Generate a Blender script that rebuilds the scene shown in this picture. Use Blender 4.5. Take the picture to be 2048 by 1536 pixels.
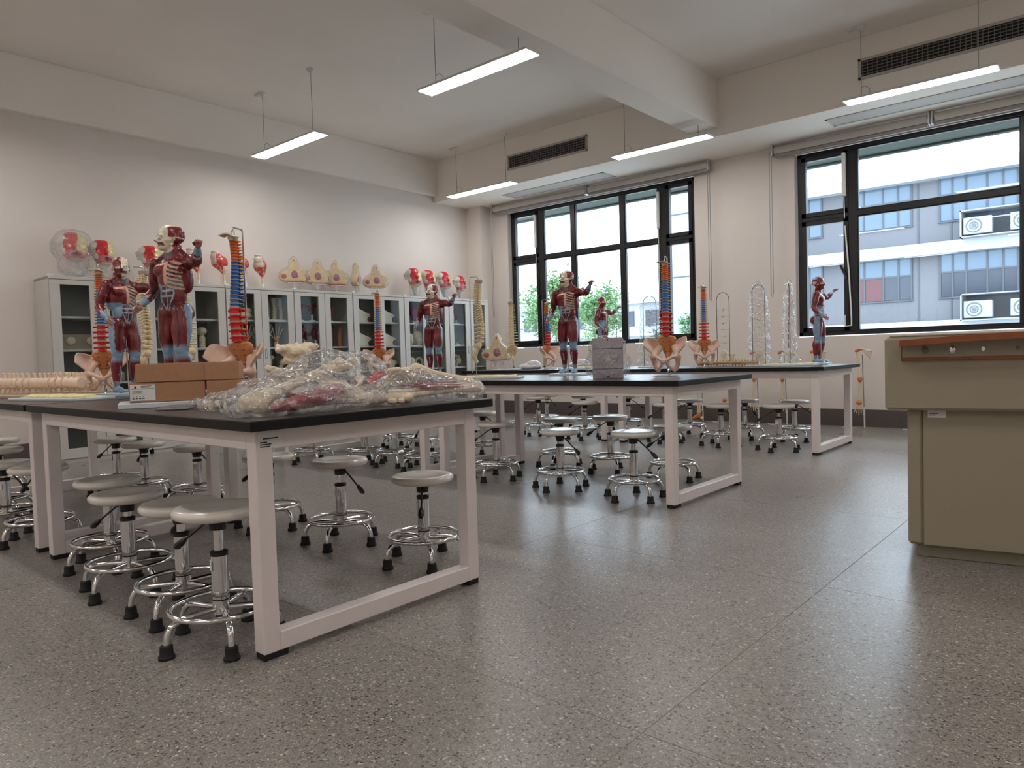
import bpy, math, random
import numpy as np
from mathutils import Vector, Matrix, kdtree, noise
random.seed(7)
S = bpy.context.scene
for o in list(bpy.data.objects): bpy.data.objects.remove(o)
COL = S.collection
PI = math.pi

# ------------------------------------------------------------------ camera
f_px, yaw, pitch, roll = 1439.2, -0.714557, -0.0396744, -0.0295236
fw = Vector((math.sin(yaw)*math.cos(pitch), math.cos(yaw)*math.cos(pitch), math.sin(pitch)))
rt = Vector((math.cos(yaw), -math.sin(yaw), 0)); up = rt.cross(fw)
r2 = rt*math.cos(roll)+up*math.sin(roll); u2 = -rt*math.sin(roll)+up*math.cos(roll)
cam = bpy.data.cameras.new('camera'); cam.sensor_width = 36; cam.lens = f_px/2048*36
cam.clip_start = .05; cam.clip_end = 400
co = bpy.data.objects.new('camera', cam); COL.objects.link(co)
mw = Matrix.Identity(4)
for i in range(3):
    mw[i][0] = r2[i]; mw[i][1] = u2[i]; mw[i][2] = -fw[i]
mw[2][3] = .97
co.matrix_world = mw
S.camera = co
# ------------------------------------------------------------------ world: overcast daylight
W = bpy.data.worlds.new('overcast'); S.world = W; W.use_nodes = True
bg = W.node_tree.nodes['Background']
bg.inputs[0].default_value = (.86, .93, 1.0, 1); bg.inputs[1].default_value = 6.0
# ------------------------------------------------------------------ exposure
S.view_settings.view_transform = 'Standard'; S.view_settings.look = 'None'
S.view_settings.exposure = 0.09; S.view_settings.gamma = 1.0; S.view_settings.use_curve_mapping = False
LAMP = 24.0          # emission strength of the ceiling lamps' diffusers

# ------------------------------------------------------------------ mesh kit
class MB:
    def __init__(s): s.v=[]; s.f=[]; s.m=[]; s.c=[]; s.X=None; s.col=(1,1,1); s.mi=0
    def add(s, vs, fs):
        b=len(s.v)
        if s.X is not None: vs=[s.X@Vector(p) for p in vs]
        s.v+= [tuple(p) for p in vs]; s.f+=[[b+i for i in q] for q in fs]
        s.m+=[s.mi]*len(fs); s.c+=[s.col]*len(vs); return s
    def box(s,x0,y0,z0,x1,y1,z1,b=0):
        if x0>x1: x0,x1=x1,x0
        if y0>y1: y0,y1=y1,y0
        if z0>z1: z0,z1=z1,z0
        c=Vector(((x0+x1)/2,(y0+y1)/2,(z0+z1)/2)); h=((x1-x0)/2,(y1-y0)/2,(z1-z0)/2)
        if b<=0:
            vs=[(c.x+sx*h[0],c.y+sy*h[1],c.z+sz*h[2]) for sz in(-1,1) for sy in(-1,1) for sx in(-1,1)]
            return s.add(vs,[(0,2,3,1),(4,5,7,6),(0,1,5,4),(2,6,7,3),(0,4,6,2),(1,3,7,5)])
        b=min(b,*[.49*2*q for q in h])
        sg=[(sx,sy,sz) for sz in(-1,1) for sy in(-1,1) for sx in(-1,1)]
        vs=[];idx={}
        for g in sg:
            for a in range(3):
                idx[g+(a,)]=len(vs); vs.append(tuple(c[k]+g[k]*(h[k]-(0 if k==a else b)) for k in range(3)))
        fs=[]
        for a in range(3):
            o=[k for k in range(3) if k!=a]
            for sa in(-1,1):
                q=[]
                for (p,r) in((-1,-1),(1,-1),(1,1),(-1,1)):
                    g=[0,0,0]; g[a]=sa; g[o[0]]=p; g[o[1]]=r; q.append(idx[tuple(g)+(a,)])
                fs.append(q)
        for a in range(3):
            for d in range(a+1,3):
                t=3-a-d
                for sa in(-1,1):
                    for sd in(-1,1):
                        g0=[0,0,0];g0[a]=sa;g0[d]=sd;g0[t]=-1;g1=list(g0);g1[t]=1
                        g0=tuple(g0);g1=tuple(g1)
                        fs.append([idx[g0+(a,)],idx[g0+(d,)],idx[g1+(d,)],idx[g1+(a,)]])
        for g in sg: fs.append([idx[g+(0,)],idx[g+(1,)],idx[g+(2,)]])
        out=[]
        for q in fs:
            P=[Vector(vs[i]) for i in q]; n=(P[1]-P[0]).cross(P[2]-P[0])
            if n.dot(sum(P,Vector())/len(P)-c)<0: q=q[::-1]
            out.append(q)
        return s.add(vs,out)
    def tube(s,pts,r,n=8,closed=False,cap=True,flat=None):
        pts=[Vector(p) for p in pts]; k=len(pts)
        if not hasattr(r,'__len__'): r=[r]*k
        vs=[];fs=[];prev=None
        for i,p in enumerate(pts):
            if closed: t=(pts[(i+1)%k]-pts[i-1])
            else: t=pts[min(i+1,k-1)]-pts[max(i-1,0)]
            t=t.normalized() if t.length>1e-9 else Vector((0,0,1))
            if prev is None:
                a=Vector((0,0,1)) if abs(t.z)<.9 else Vector((1,0,0))
                u=t.cross(a).normalized()
            else: u=(prev-t*prev.dot(t)).normalized()
            prev=u; w=t.cross(u)
            for j in range(n):
                an=2*PI*j/n; vs.append(p+u*(r[i]*math.cos(an))+w*(r[i]*math.sin(an)*(flat or 1)))
        m=k if closed else k-1
        for i in range(m):
            i2=(i+1)%k
            for j in range(n):
                j2=(j+1)%n; fs.append((i*n+j,i*n+j2,i2*n+j2,i2*n+j))
        if cap and not closed:
            fs.append(tuple(range(n-1,-1,-1))); fs.append(tuple((k-1)*n+j for j in range(n)))
        return s.add(vs,fs)
    def lathe(s,prof,n=20,at=(0,0,0),sx=1,sy=1):
        vs=[];fs=[];k=len(prof)
        for r,z in prof:
            for j in range(n):
                a=2*PI*j/n; vs.append((at[0]+r*sx*math.cos(a),at[1]+r*sy*math.sin(a),at[2]+z))
        for i in range(k-1):
            for j in range(n):
                j2=(j+1)%n; fs.append((i*n+j,i*n+j2,(i+1)*n+j2,(i+1)*n+j))
        fs.append(tuple(range(n-1,-1,-1))); fs.append(tuple((k-1)*n+j for j in range(n)))
        return s.add(vs,fs)
    def ell(s,c,r,n=12,rot=None):
        if not hasattr(r,'__len__'): r=(r,r,r)
        c=Vector(c); k=max(5,n//2+1); vs=[];fs=[]
        for i in range(1,k):
            th=PI*i/k
            for j in range(n):
                a=2*PI*j/n; p=Vector((r[0]*math.sin(th)*math.cos(a),r[1]*math.sin(th)*math.sin(a),-r[2]*math.cos(th)))
                vs.append(c+(rot@p if rot else p))
        for e in(-1,1):
            p=Vector((0,0,e*r[2])); vs.append(c+(rot@p if rot else p))
        for i in range(k-2):
            for j in range(n):
                j2=(j+1)%n; fs.append((i*n+j,i*n+j2,(i+1)*n+j2,(i+1)*n+j))
        b0=(k-1)*n
        for j in range(n):
            j2=(j+1)%n; fs.append((b0,j2,j)); fs.append((b0+1,(k-2)*n+j,(k-2)*n+j2))
        return s.add(vs,fs)
    def prism(s,poly,z0,z1):
        n=len(poly); vs=[(x,y,z0) for x,y in poly]+[(x,y,z1) for x,y in poly]
        return s.add(vs,[tuple(range(n-1,-1,-1)),tuple(range(n,2*n))]+[(i,(i+1)%n,n+(i+1)%n,n+i) for i in range(n)])
    def quad(s,a,b,c,d): return s.add([a,b,c,d],[(0,1,2,3)])
    def grid(s,fn,nu,nv,th=0):
        P=[[Vector(fn(i/nu,j/nv)) for j in range(nv+1)] for i in range(nu+1)]
        w=nv+1
        fs=[(i*w+j,(i+1)*w+j,(i+1)*w+j+1,i*w+j+1) for i in range(nu) for j in range(nv)]
        flat=[p for r in P for p in r]
        if th==0: return s.add(flat,fs)
        N=[]
        for i in range(nu+1):
            for j in range(w):
                du=P[min(i+1,nu)][j]-P[max(i-1,0)][j]; dv=P[i][min(j+1,nv)]-P[i][max(j-1,0)]
                n=du.cross(dv); N.append(n.normalized() if n.length>1e-12 else Vector((0,0,1)))
        bot=[p-n*th for p,n in zip(flat,N)]; k=len(flat)
        fs2=fs+[tuple(k+q for q in f[::-1]) for f in fs]
        ring=[i*w for i in range(nu+1)]+[nu*w+j for j in range(1,w)]+[i*w+nv for i in range(nu-1,-1,-1)]+[j for j in range(nv-1,0,-1)]
        for a in range(len(ring)):
            p,q=ring[a],ring[(a+1)%len(ring)]; fs2.append((q,p,k+p,k+q))
        return s.add(flat+bot,fs2)
    def mesh(s,name,mats,angle=35,col=False):
        me=bpy.data.meshes.new(name); me.from_pydata(s.v,[],s.f)
        for m in (mats if isinstance(mats,(list,tuple)) else [mats]): me.materials.append(m)
        if any(s.m): me.polygons.foreach_set('material_index',s.m)
        if angle is not None:
            me.polygons.foreach_set('use_smooth',[True]*len(me.polygons)); me.set_sharp_from_angle(angle=math.radians(angle))
        if col: setcol(me,s.c)
        me.update(); return me
    def build(s,name,mats,parent=None,angle=35,col=False):
        return link(name,s.mesh(name,mats,angle,col),parent)
def setcol(me,c):
    a=me.color_attributes.new('Col','FLOAT_COLOR','POINT')
    arr=np.ones((len(me.vertices),4),np.float32); arr[:,:3]=np.array(c,np.float32)[:len(me.vertices)]; a.data.foreach_set('color',arr.ravel())
def link(name,me,parent=None,loc=None,rz=0):
    o=bpy.data.objects.new(name,me); COL.objects.link(o)
    if parent is not None: o.parent=parent
    if loc is not None: o.location=loc
    if rz: o.rotation_euler[2]=rz
    return o
def tag(o,label=None,cat=None,group=None,kind=None):
    if label: o['label']=label
    if cat: o['category']=cat
    if group: o['group']=group
    if kind: o['kind']=kind
    return o
def empty(name,loc=(0,0,0),rz=0,label=None,cat=None,group=None):
    o=link(name,None,None,loc,rz); o.empty_display_size=.05; return tag(o,label,cat,group)
def kids(o): return [c for c in bpy.data.objects if c.parent==o]
def copy_tree(o,loc=None,rz=None,parent=None,label=None,group=None,KD={}):
    c=o.copy(); COL.objects.link(c)
    if parent is not None: c.parent=parent
    if loc is not None: c.location=loc
    if rz is not None: c.rotation_euler[2]=rz
    if label: c['label']=label
    if group: c['group']=group
    for k in TREE.get(o.name,None) or kids(o): copy_tree(k,parent=c)
    return c
TREE={}
def organic(mb,vox,it=2,fac=.5,mats=None,name='m'):
    """voxel-remesh the union of the shapes into one continuous smooth skin; colours follow the nearest source vertex"""
    me=mb.mesh('tmp',[],None); o=link('tmp',me)
    r=o.modifiers.new('r','REMESH'); r.mode='VOXEL'; r.voxel_size=vox
    if it: q=o.modifiers.new('s','SMOOTH'); q.iterations=it; q.factor=fac
    dg=bpy.context.evaluated_depsgraph_get()
    out=bpy.data.meshes.new_from_object(o.evaluated_get(dg)); out.name=name
    bpy.data.objects.remove(o); bpy.data.meshes.remove(me)
    out.polygons.foreach_set('use_smooth',[True]*len(out.polygons))
    out.materials.clear()
    for m in (mats or []): out.materials.append(m)
    kd=kdtree.KDTree(len(mb.v))
    for i,p in enumerate(mb.v): kd.insert(p,i)
    kd.balance()
    P=np.empty(len(out.vertices)*3,np.float32); out.vertices.foreach_get('co',P); P=P.reshape(-1,3)
    near=[kd.find(p)[1] for p in P]
    return out,P,near
def struct(name,mb,mat,parent=None,angle=35):
    o=mb.build(name,mat,parent,angle)
    if parent is None: o['kind']='structure'
    return o

# ------------------------------------------------------------------ materials
MATS={}
def srgb(r,g,b):
    f=lambda c:(c/255/12.92 if c/255<=.04045 else ((c/255+.055)/1.055)**2.4)
    return (f(r),f(g),f(b))
def pm(name,col,rough=.5,metal=0,var=0,vscale=8,bump=0,bscale=60,coat=0,vcol=False,spec=.5,emit=None,estr=0):
    if name in MATS: return MATS[name]
    m=bpy.data.materials.new(name); m.use_nodes=True; nt=m.node_tree; N=nt.nodes; L=nt.links
    b=N['Principled BSDF']; b.inputs['Base Color'].default_value=(*col,1); b.inputs['Roughness'].default_value=rough
    b.inputs['Metallic'].default_value=metal; b.inputs['Coat Weight'].default_value=coat; b.inputs['Coat Roughness'].default_value=.08
    b.inputs['Specular IOR Level'].default_value=spec
    g=N.new('ShaderNodeNewGeometry'); tc=N.new('ShaderNodeTexCoord')
    src=None
    if vcol:
        a=N.new('ShaderNodeVertexColor'); a.layer_name='Col'; src=a.outputs[0]; L.new(src,b.inputs['Base Color'])
    if var:
        n=N.new('ShaderNodeTexNoise'); n.inputs['Scale'].default_value=vscale; n.inputs['Detail'].default_value=4
        L.new(tc.outputs['Object'] if vcol else g.outputs['Position'],n.inputs['Vector'])
        mr=N.new('ShaderNodeMapRange'); mr.inputs['From Min'].default_value=.3; mr.inputs['From Max'].default_value=.7
        mr.inputs['To Min'].default_value=1-var; mr.inputs['To Max'].default_value=1+var; L.new(n.outputs[0],mr.inputs['Value'])
        mx=N.new('ShaderNodeVectorMath'); mx.operation='SCALE'
        if src is not None: L.new(src,mx.inputs[0])
        else: mx.inputs[0].default_value=col
        L.new(mr.outputs[0],mx.inputs['Scale']); L.new(mx.outputs[0],b.inputs['Base Color'])
    if bump:
        n=N.new('ShaderNodeTexNoise'); n.inputs['Scale'].default_value=bscale; n.inputs['Detail'].default_value=3
        L.new(tc.outputs['Object'] if vcol else g.outputs['Position'],n.inputs['Vector'])
        bp=N.new('ShaderNodeBump'); bp.inputs['Strength'].default_value=bump; bp.inputs['Distance'].default_value=.004
        L.new(n.outputs[0],bp.inputs['Height']); L.new(bp.outputs[0],b.inputs['Normal'])
    if emit: b.inputs['Emission Color'].default_value=(*emit,1); b.inputs['Emission Strength'].default_value=estr
    MATS[name]=m; return m
def film(name,tint=(1,1,1),white=.0,base=.05,edge=.6,rough=.05,bump=0,bscale=30,power=3,stretch=None):
    """thin clear sheet: light passes straight, gloss rises at grazing angles"""
    m=bpy.data.materials.new(name); m.use_nodes=True; nt=m.node_tree; N=nt.nodes; L=nt.links
    N.remove(N['Principled BSDF']); out=N['Material Output']
    tr=N.new('ShaderNodeBsdfTransparent'); tr.inputs[0].default_value=(*tint,1)
    gl=N.new('ShaderNodeBsdfGlossy'); gl.inputs['Roughness'].default_value=rough
    lw=N.new('ShaderNodeLayerWeight'); lw.inputs[0].default_value=.5
    pw=N.new('ShaderNodeMath'); pw.operation='POWER'; pw.inputs[1].default_value=power; L.new(lw.outputs['Facing'],pw.inputs[0])
    ma=N.new('ShaderNodeMath'); ma.operation='MULTIPLY_ADD'; ma.inputs[1].default_value=edge; ma.inputs[2].default_value=base; L.new(pw.outputs[0],ma.inputs[0])
    mx=N.new('ShaderNodeMixShader'); L.new(ma.outputs[0],mx.inputs[0]); L.new(gl.outputs[0],mx.inputs[2])
    if white:
        df=N.new('ShaderNodeBsdfDiffuse'); df.inputs[0].default_value=(.9,.9,.92,1)
        m2=N.new('ShaderNodeMixShader'); m2.inputs[0].default_value=white; L.new(tr.outputs[0],m2.inputs[1]); L.new(df.outputs[0],m2.inputs[2]); L.new(m2.outputs[0],mx.inputs[1])
    else: L.new(tr.outputs[0],mx.inputs[1])
    if bump:
        g=N.new('ShaderNodeNewGeometry'); n=N.new('ShaderNodeTexNoise'); n.inputs['Scale'].default_value=bscale; n.inputs['Detail'].default_value=3; n.inputs['Distortion'].default_value=1.2
        L.new(g.outputs['Position'],n.inputs['Vector'])
        vo=N.new('ShaderNodeTexVoronoi'); vo.inputs['Scale'].default_value=bscale*1.6; L.new(g.outputs['Position'],vo.inputs['Vector'])
        ad=N.new('ShaderNodeMath'); ad.operation='ADD'; L.new(n.outputs[0],ad.inputs[0]); L.new(vo.outputs['Distance'],ad.inputs[1])
        bp=N.new('ShaderNodeBump'); bp.inputs['Strength'].default_value=bump; bp.inputs['Distance'].default_value=.022
        L.new(ad.outputs[0],bp.inputs['Height']); L.new(bp.outputs[0],gl.inputs['Normal']); L.new(bp.outputs[0],lw.inputs['Normal'])
    L.new(mx.outputs[0],out.inputs['Surface']); MATS[name]=m; return m
def terrazzo():
    m=bpy.data.materials.new('terrazzo'); m.use_nodes=True; nt=m.node_tree; N=nt.nodes; L=nt.links; b=N['Principled BSDF']
    g=N.new('ShaderNodeNewGeometry')
    def vor(sc,out='Color'):
        v=N.new('ShaderNodeTexVoronoi'); v.inputs['Scale'].default_value=sc; L.new(g.outputs['Position'],v.inputs['Vector']); return v
    v1=vor(150); sep=N.new('ShaderNodeSeparateColor'); L.new(v1.outputs['Color'],sep.inputs[0])
    r=N.new('ShaderNodeValToRGB'); r.color_ramp.interpolation='CONSTANT'; e=r.color_ramp.elements
    e[0].position=0; e[0].color=(*srgb(78,74,72),1); e[1].position=.13; e[1].color=(*srgb(138,132,127),1)
    for p,c in ((.35,srgb(150,145,140)),(.6,srgb(160,150,141)),(.8,srgb(172,166,158)),(.9,srgb(150,130,110)),(.945,srgb(215,210,200))):
        q=e.new(p); q.color=(*c,1)
    L.new(sep.outputs[0],r.inputs[0])
    v2=vor(330); s2=N.new('ShaderNodeSeparateColor'); L.new(v2.outputs['Color'],s2.inputs[0])
    r2_=N.new('ShaderNodeValToRGB'); r2_.color_ramp.interpolation='CONSTANT'; e=r2_.color_ramp.elements
    e[0].position=0; e[0].color=(*srgb(96,92,90),1); e[1].position=.12; e[1].color=(*srgb(150,145,140),1); q=e.new(.92); q.color=(*srgb(205,200,192),1)
    L.new(s2.outputs[0],r2_.inputs[0])
    mx=N.new('ShaderNodeMix'); mx.data_type='RGBA'; L.new(sep.outputs[1],mx.inputs['Factor']); L.new(r.outputs[0],mx.inputs['A']); L.new(r2_.outputs[0],mx.inputs['B'])
    n=N.new('ShaderNodeTexNoise'); n.inputs['Scale'].default_value=1.0; n.inputs['Detail'].default_value=5; L.new(g.outputs['Position'],n.inputs['Vector'])
    rr=N.new('ShaderNodeValToRGB'); e=rr.color_ramp.elements; e[0].position=.3; e[0].color=(.81,.80,.80,1); e[1].position=.7; e[1].color=(.92,.905,.885,1); L.new(n.outputs[0],rr.inputs[0])
    mu=N.new('ShaderNodeMix'); mu.data_type='RGBA'; mu.blend_type='MULTIPLY'; mu.inputs['Factor'].default_value=1
    L.new(mx.outputs['Result'],mu.inputs['A']); L.new(rr.outputs[0],mu.inputs['B']); L.new(mu.outputs['Result'],b.inputs['Base Color'])
    mr=N.new('ShaderNodeMapRange'); mr.inputs['To Min'].default_value=.2; mr.inputs['To Max'].default_value=.4; L.new(n.outputs[0],mr.inputs['Value']); L.new(mr.outputs[0],b.inputs['Roughness'])
    bp=N.new('ShaderNodeBump'); bp.inputs['Strength'].default_value=.05; bp.inputs['Distance'].default_value=.002; L.new(v1.outputs['Distance'],bp.inputs['Height']); L.new(bp.outputs[0],b.inputs['Normal'])
    MATS['terrazzo']=m; return m
def foliage(name,a,b_):
    m=pm(name,a,.6); N=m.node_tree.nodes; L=m.node_tree.links; b=N['Principled BSDF']
    n=N.new('ShaderNodeTexNoise'); n.inputs['Scale'].default_value=.9; g=N.new('ShaderNodeNewGeometry'); L.new(g.outputs['Position'],n.inputs['Vector'])
    r=N.new('ShaderNodeValToRGB'); r.color_ramp.elements[0].color=(*a,1); r.color_ramp.elements[1].color=(*b_,1); r.color_ramp.elements[0].position=.35; r.color_ramp.elements[1].position=.65
    L.new(n.outputs[0],r.inputs[0]); L.new(r.outputs[0],b.inputs['Base Color']); return m

wallm=pm('wall_paint',srgb(229,220,213),.85,var=.02,vscale=1.5,bump=.05,bscale=120)
ceilm=pm('ceiling_paint',srgb(247,240,232),.9,var=.02,vscale=1.2)
skirtm=pm('skirting_granite',srgb(92,82,80),.55,var=.35,vscale=140,bump=.1,bscale=160)
terr=terrazzo()
jointm=pm('floor_joint',srgb(150,142,134),.6)
blackm=pm('black_aluminium',srgb(24,25,28),.35,var=.1)
glassm=film('window_glass',(.90,.96,1.0),0,.02,.7,.0,power=4)
cabglass=film('cabinet_glass',(.9,.92,.92),0,.006,.45,.0,power=4.5)
white_pow=pm('white_powder_coat',srgb(234,223,220),.4,var=.03)
topm=pm('bench_top_laminate',srgb(62,55,55),.33,var=.12,vscale=30,bump=.04,bscale=200)
edgem=pm('bench_edge',srgb(17,17,18),.5,spec=.3)
rubber=pm('black_rubber',srgb(22,22,23),.7)
plastic_b=pm('black_plastic',srgb(20,20,21),.35)
chrome=pm('chrome',(.78,.78,.78),.09,1,var=.06,vscale=20)
steel=pm('satin_steel',(.55,.55,.56),.28,1)
seatm=pm('stool_seat_white',srgb(226,219,209),.22,coat=.4,var=.02)
cabm=pm('cabinet_paint',srgb(196,192,184),.42,var=.02)
shelfm=pm('cabinet_shelf',srgb(205,203,198),.45)
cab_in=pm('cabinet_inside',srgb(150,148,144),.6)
bonem=pm('bone_cast',srgb(228,210,182),.45,var=.08,vscale=40,bump=.15,bscale=120)
bone_nat=pm('bone_cast_yellow',srgb(238,220,180),.5,var=.15,vscale=60,bump=.2,bscale=150)
bone_pink=pm('bone_cast_pink',srgb(226,192,172),.42,var=.07,vscale=25)
orange=pm('vertebra_orange',srgb(226,92,26),.4,var=.08,vscale=50)
blue=pm('vertebra_blue',srgb(16,96,180),.4,var=.08,vscale=50)
redv=pm('vertebra_red',srgb(206,20,36),.4,var=.08,vscale=50)
discm=pm('disc_grey',srgb(178,160,138),.45)
yellown=pm('nerve_yellow',srgb(232,190,90),.5)
sacm=pm('painted_cast',(1,1,1),.42,vcol=True,var=.10,vscale=25,bump=.1,bscale=90)
musc=pm('painted_muscle',(1,1,1),.32,vcol=True,var=.16,vscale=28,bump=.35,bscale=55,coat=.35)
card=pm('cardboard',srgb(176,130,98),.8,var=.05,vscale=30,bump=.06,bscale=250)
labelm=pm('paper_label',srgb(232,230,228),.6)
inkm=pm('label_ink',srgb(50,50,54),.7)
plate_w=pm('white_base_board',srgb(214,222,226),.4)
plate_b=pm('pale_blue_base_board',srgb(178,206,222),.4)
yel_tray=pm('cream_yellow_cast',srgb(236,222,160),.5,var=.08,vscale=30,bump=.3,bscale=60)
bagm=film('plastic_bag',(.985,.985,.99),.10,.13,.45,.11,bump=1.0,bscale=20,power=2.4)
bag2=film('thin_plastic_bag',(.99,.99,.995),.07,.10,.4,.12,bump=1.0,bscale=22,power=2.6)
greyboard=pm('grey_board',srgb(168,160,170),.6,var=.05)
podm=pm('podium_paint',srgb(158,148,128),.38,var=.02)
podd=pm('podium_plinth',srgb(128,122,104),.45)
woodm=pm('podium_wood',srgb(146,78,44),.4,var=.2,vscale=18)
blindm=pm('blind_fabric',srgb(196,190,184),.8)
blindbar=pm('blind_bar',srgb(150,144,142),.55)
alum=pm('aluminium',srgb(150,152,154),.35,.7)
ventm=pm('vent_white',srgb(190,184,178),.6)
vents=pm('vent_slat',srgb(128,124,120),.6); ventd=pm('vent_dark',srgb(22,22,24),.8)
lampb=pm('lamp_body',srgb(220,220,220),.4)
lampe=pm('lamp_diffuser',(1,1,1),.5,emit=(1,.968,.935),estr=LAMP)
whitep=pm('white_plastic',srgb(232,232,232),.4)

# ------------------------------------------------------------------ room
XL,XR,YB,YW,ZC=-8.7,3.2,-5.6,9.2,4.17
fl=MB().box(XL-.2,YB-.2,-.12,XR+.2,9.45,-.0012); floor=struct('floor',fl,jointm)
g=1.42; xs=[-.945+g*k for k in range(-7,5)]; ys=[1.555+g*k for k in range(-6,8)]
for i in range(-1,len(xs)):
    for j in range(-1,len(ys)):
        x0=max(XL,xs[i] if i>=0 else XL); x1=min(XR,xs[i+1] if i+1<len(xs) else XR)
        y0=max(YB,ys[j] if j>=0 else YB); y1=min(YW,ys[j+1] if j+1<len(ys) else YW)
        if x1-x0<.05 or y1-y0<.05: continue
        MB().box(x0+.0013,y0+.0013,-.012,x1-.0013,y1-.0013,0,.0005).build('slab',terr,floor,None)
struct('ceiling',MB().box(XL-.2,YB-.2,ZC,XR+.2,9.45,ZC+.15),ceilm)
struct('wall_left',MB().box(XL-.2,YB-.2,0,XL,9.45,ZC),wallm)
struct('wall_right',MB().box(XR,YB-.2,0,XR+.2,9.45,ZC),wallm)
struct('wall_back',MB().box(XL,YB-.2,0,XR,YB,ZC),wallm)
w=MB(); A0,A1,B0,B1=-7.98,-4.58,-3.225,.18; ZS,ZT=1.085,3.375
w.box(XL,YW,0,XR,9.42,ZS); w.box(XL,YW,ZT,XR,9.42,ZC)
for a,b in ((XL,A0),(A1,B0),(B1,XR)): w.box(a,YW,ZS,b,9.42,ZT)
struct('wall_window',w,wallm)
struct('trim_1',MB().box(XL,8.2,3.5,XR,YW,ZC,.004),ceilm)                 # dropped soffit over the windows
struct('trim_2',MB().box(-4.115,YB,3.6,-3.755,8.2,ZC,.004),ceilm)          # ceiling beam
struct('trim_3',MB().box(XL,YB,3.6,-8.6,8.2,ZC,.004),ceilm)                # beam along the cabinet wall
struct('trim_4',MB().box(.55,YB,3.6,.91,8.2,ZC,.004),ceilm)
struct('trim_5',MB().box(XL,8.94,0,-8.36,YW,3.5,.004),wallm)               # corner pier
b=MB().box(XL,YW-.02,0,XR,YW,.205,.003); b.box(XL,8.92,0,-8.34,8.94,.205); struct('baseboard_window',b,skirtm)
struct('baseboard_left',MB().box(XL,YB,0,XL+.02,8.92,.205,.003),skirtm)
struct('baseboard_right',MB().box(XR-.02,YB,0,XR,YW,.205,.003),skirtm)

def window(n,x0,x1,verts,ops,z0=1.1,z1=3.36,zr=(2.515,2.585)):
    """verts: mullion (centre,width); ops: indexes of columns with an operable sash"""
    root=MB(); ya,yb=9.27,9.335
    t=.05
    for q in ((x0,z0,x1,z0+t),(x0,z1-t,x1,z1),(x0,z0,x0+t,z1),(x1-t,z0,x1,z1)): root.box(q[0],ya,q[1],q[2],yb,q[3],.004)
    fr=root.build('window_%d'%n,blackm); fr['kind']='structure'
    for c,wd in verts: MB().box(c-wd/2,ya-.004,z0+t,c+wd/2,yb,z1-t,.004).build('mullion',blackm,fr)
    ed=[x0+t]+[e for c,wd in verts for e in (c-wd/2,c+wd/2)]+[x1-t]
    for k in range(0,len(ed),2):
        a,b_=ed[k],ed[k+1]; op=(k//2) in ops
        if op: MB().box(a,ya-.003,2.52,b_,yb,2.57,.004).build('transom',blackm,fr)
        else: MB().box(a,ya-.003,zr[0],b_,yb,zr[1],.004).build('transom',blackm,fr)
        for (c0,c1) in ((z0+t,2.52 if op else zr[0]),(2.57 if op else zr[1],z1-t)):
            s=.055 if op else .012
            sm=MB()
            for q in ((a,c0,b_,c0+s),(a,c1-s,b_,c1),(a,c0,a+s,c1),(b_-s,c0,b_,c1)): sm.box(q[0],ya-.014 if op else ya+.01,q[1],q[2],yb-.01,q[3],.003)
            so=sm.build('sash' if op else 'glazing_bead',blackm,fr)
            MB().box(a+s*.6,9.30,c0+s*.6,b_-s*.6,9.306,c1-s*.6).build('pane',glassm,so,None)
    return fr
w1=window(1,-7.965,-4.595,[(-7.325,.1),(-6.69,.085),(-5.785,.085),(-5.12,.14)],(0,4))
w2=window(2,-3.21,.165,[(-2.565,.1),(-.865,.1),(-.2,.1)],(0,))
# sash openers and handles
def opener(x,z0,z1,zl,label):
    e=empty('window_opener',(x,9.245,z0),0,label,'window opener')
    MB().box(-.022,-.02,0,.022,.02,z1-z0,.008).build('actuator_housing',whitep,e)
    MB().tube([(0,0,0),(.004,.0,zl-z0)],.006,6).build('pull_rod',whitep,e)
    return e
opener(-7.42,2.72,3.24,1.95,'slim white window opener on the narrow sash by the corner')
opener(-5.165,2.72,3.24,1.55,'slim white window opener on the sash beside the plain wall pier')
e=opener(-2.655,2.76,3.28,2.5,'slim white window opener beside the wide window pane')
MB().tube([(.01,-.01,-.35),(.05,-.015,-.9),(.075,-.02,-1.45),(.075,-.02,-1.55),(0,-.01,-1.56),(0,-.01,-1.42)],.009,6).build('winding_handle',whitep,e)
for x,z,rz,wn in ((-7.385,1.86,.1,w1),(-5.06,1.86,.1,w1),(-2.665,1.86,-.4,w2)):
    h=MB(); h.X=Matrix.Translation((x,9.24,z))@Matrix.Rotation(rz,4,'Y'); h.box(-.014,-.02,-.09,.014,0,.09,.006); h.box(-.012,0,.04,.012,.03,.07,.004)
    h.build('window_handle',blackm,wn)
# roller blinds, two per window, joined by a bracket
def blind(x0,x1,cord,label):
    e=empty('roller_blind',((x0+x1)/2,9.1,3.4),0,label,'blind'); h=(x1-x0)/2
    r=MB(); r.tube([(-h+.02,0,.035),(h-.02,0,.035)],.042,16); r.build('fabric_roll',blindm,e)
    MB().box(-h+.03,-.03,-.06,h-.01,.012,-.015,.006).build('bottom_bar',blindbar,e)
    MB().box(-h+.03,-.045,-.02,h-.01,-.042,.035).build('fabric_drop',blindm,e)
    for sx in(-1,1): MB().box(sx*h-.012,-.05,-.04,sx*h+.012,.05,.1,.006).build('end_bracket',steel,e)
    if cord:
        sx=cord
        MB().tube([(sx*(h+.016)-.014,-.045,.03),(sx*(h+.016)-.014,-.045,-1.75),(sx*(h+.016),-.045,-1.79),(sx*(h+.016)+.014,-.045,-1.75),(sx*(h+.016)+.014,-.045,.03)],.0045,6).build('bead_chain',alum,e)
    return e
blind(-8.2,-6.3,-1,'rolled-up grey roller blind nearest the corner pier')
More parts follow.
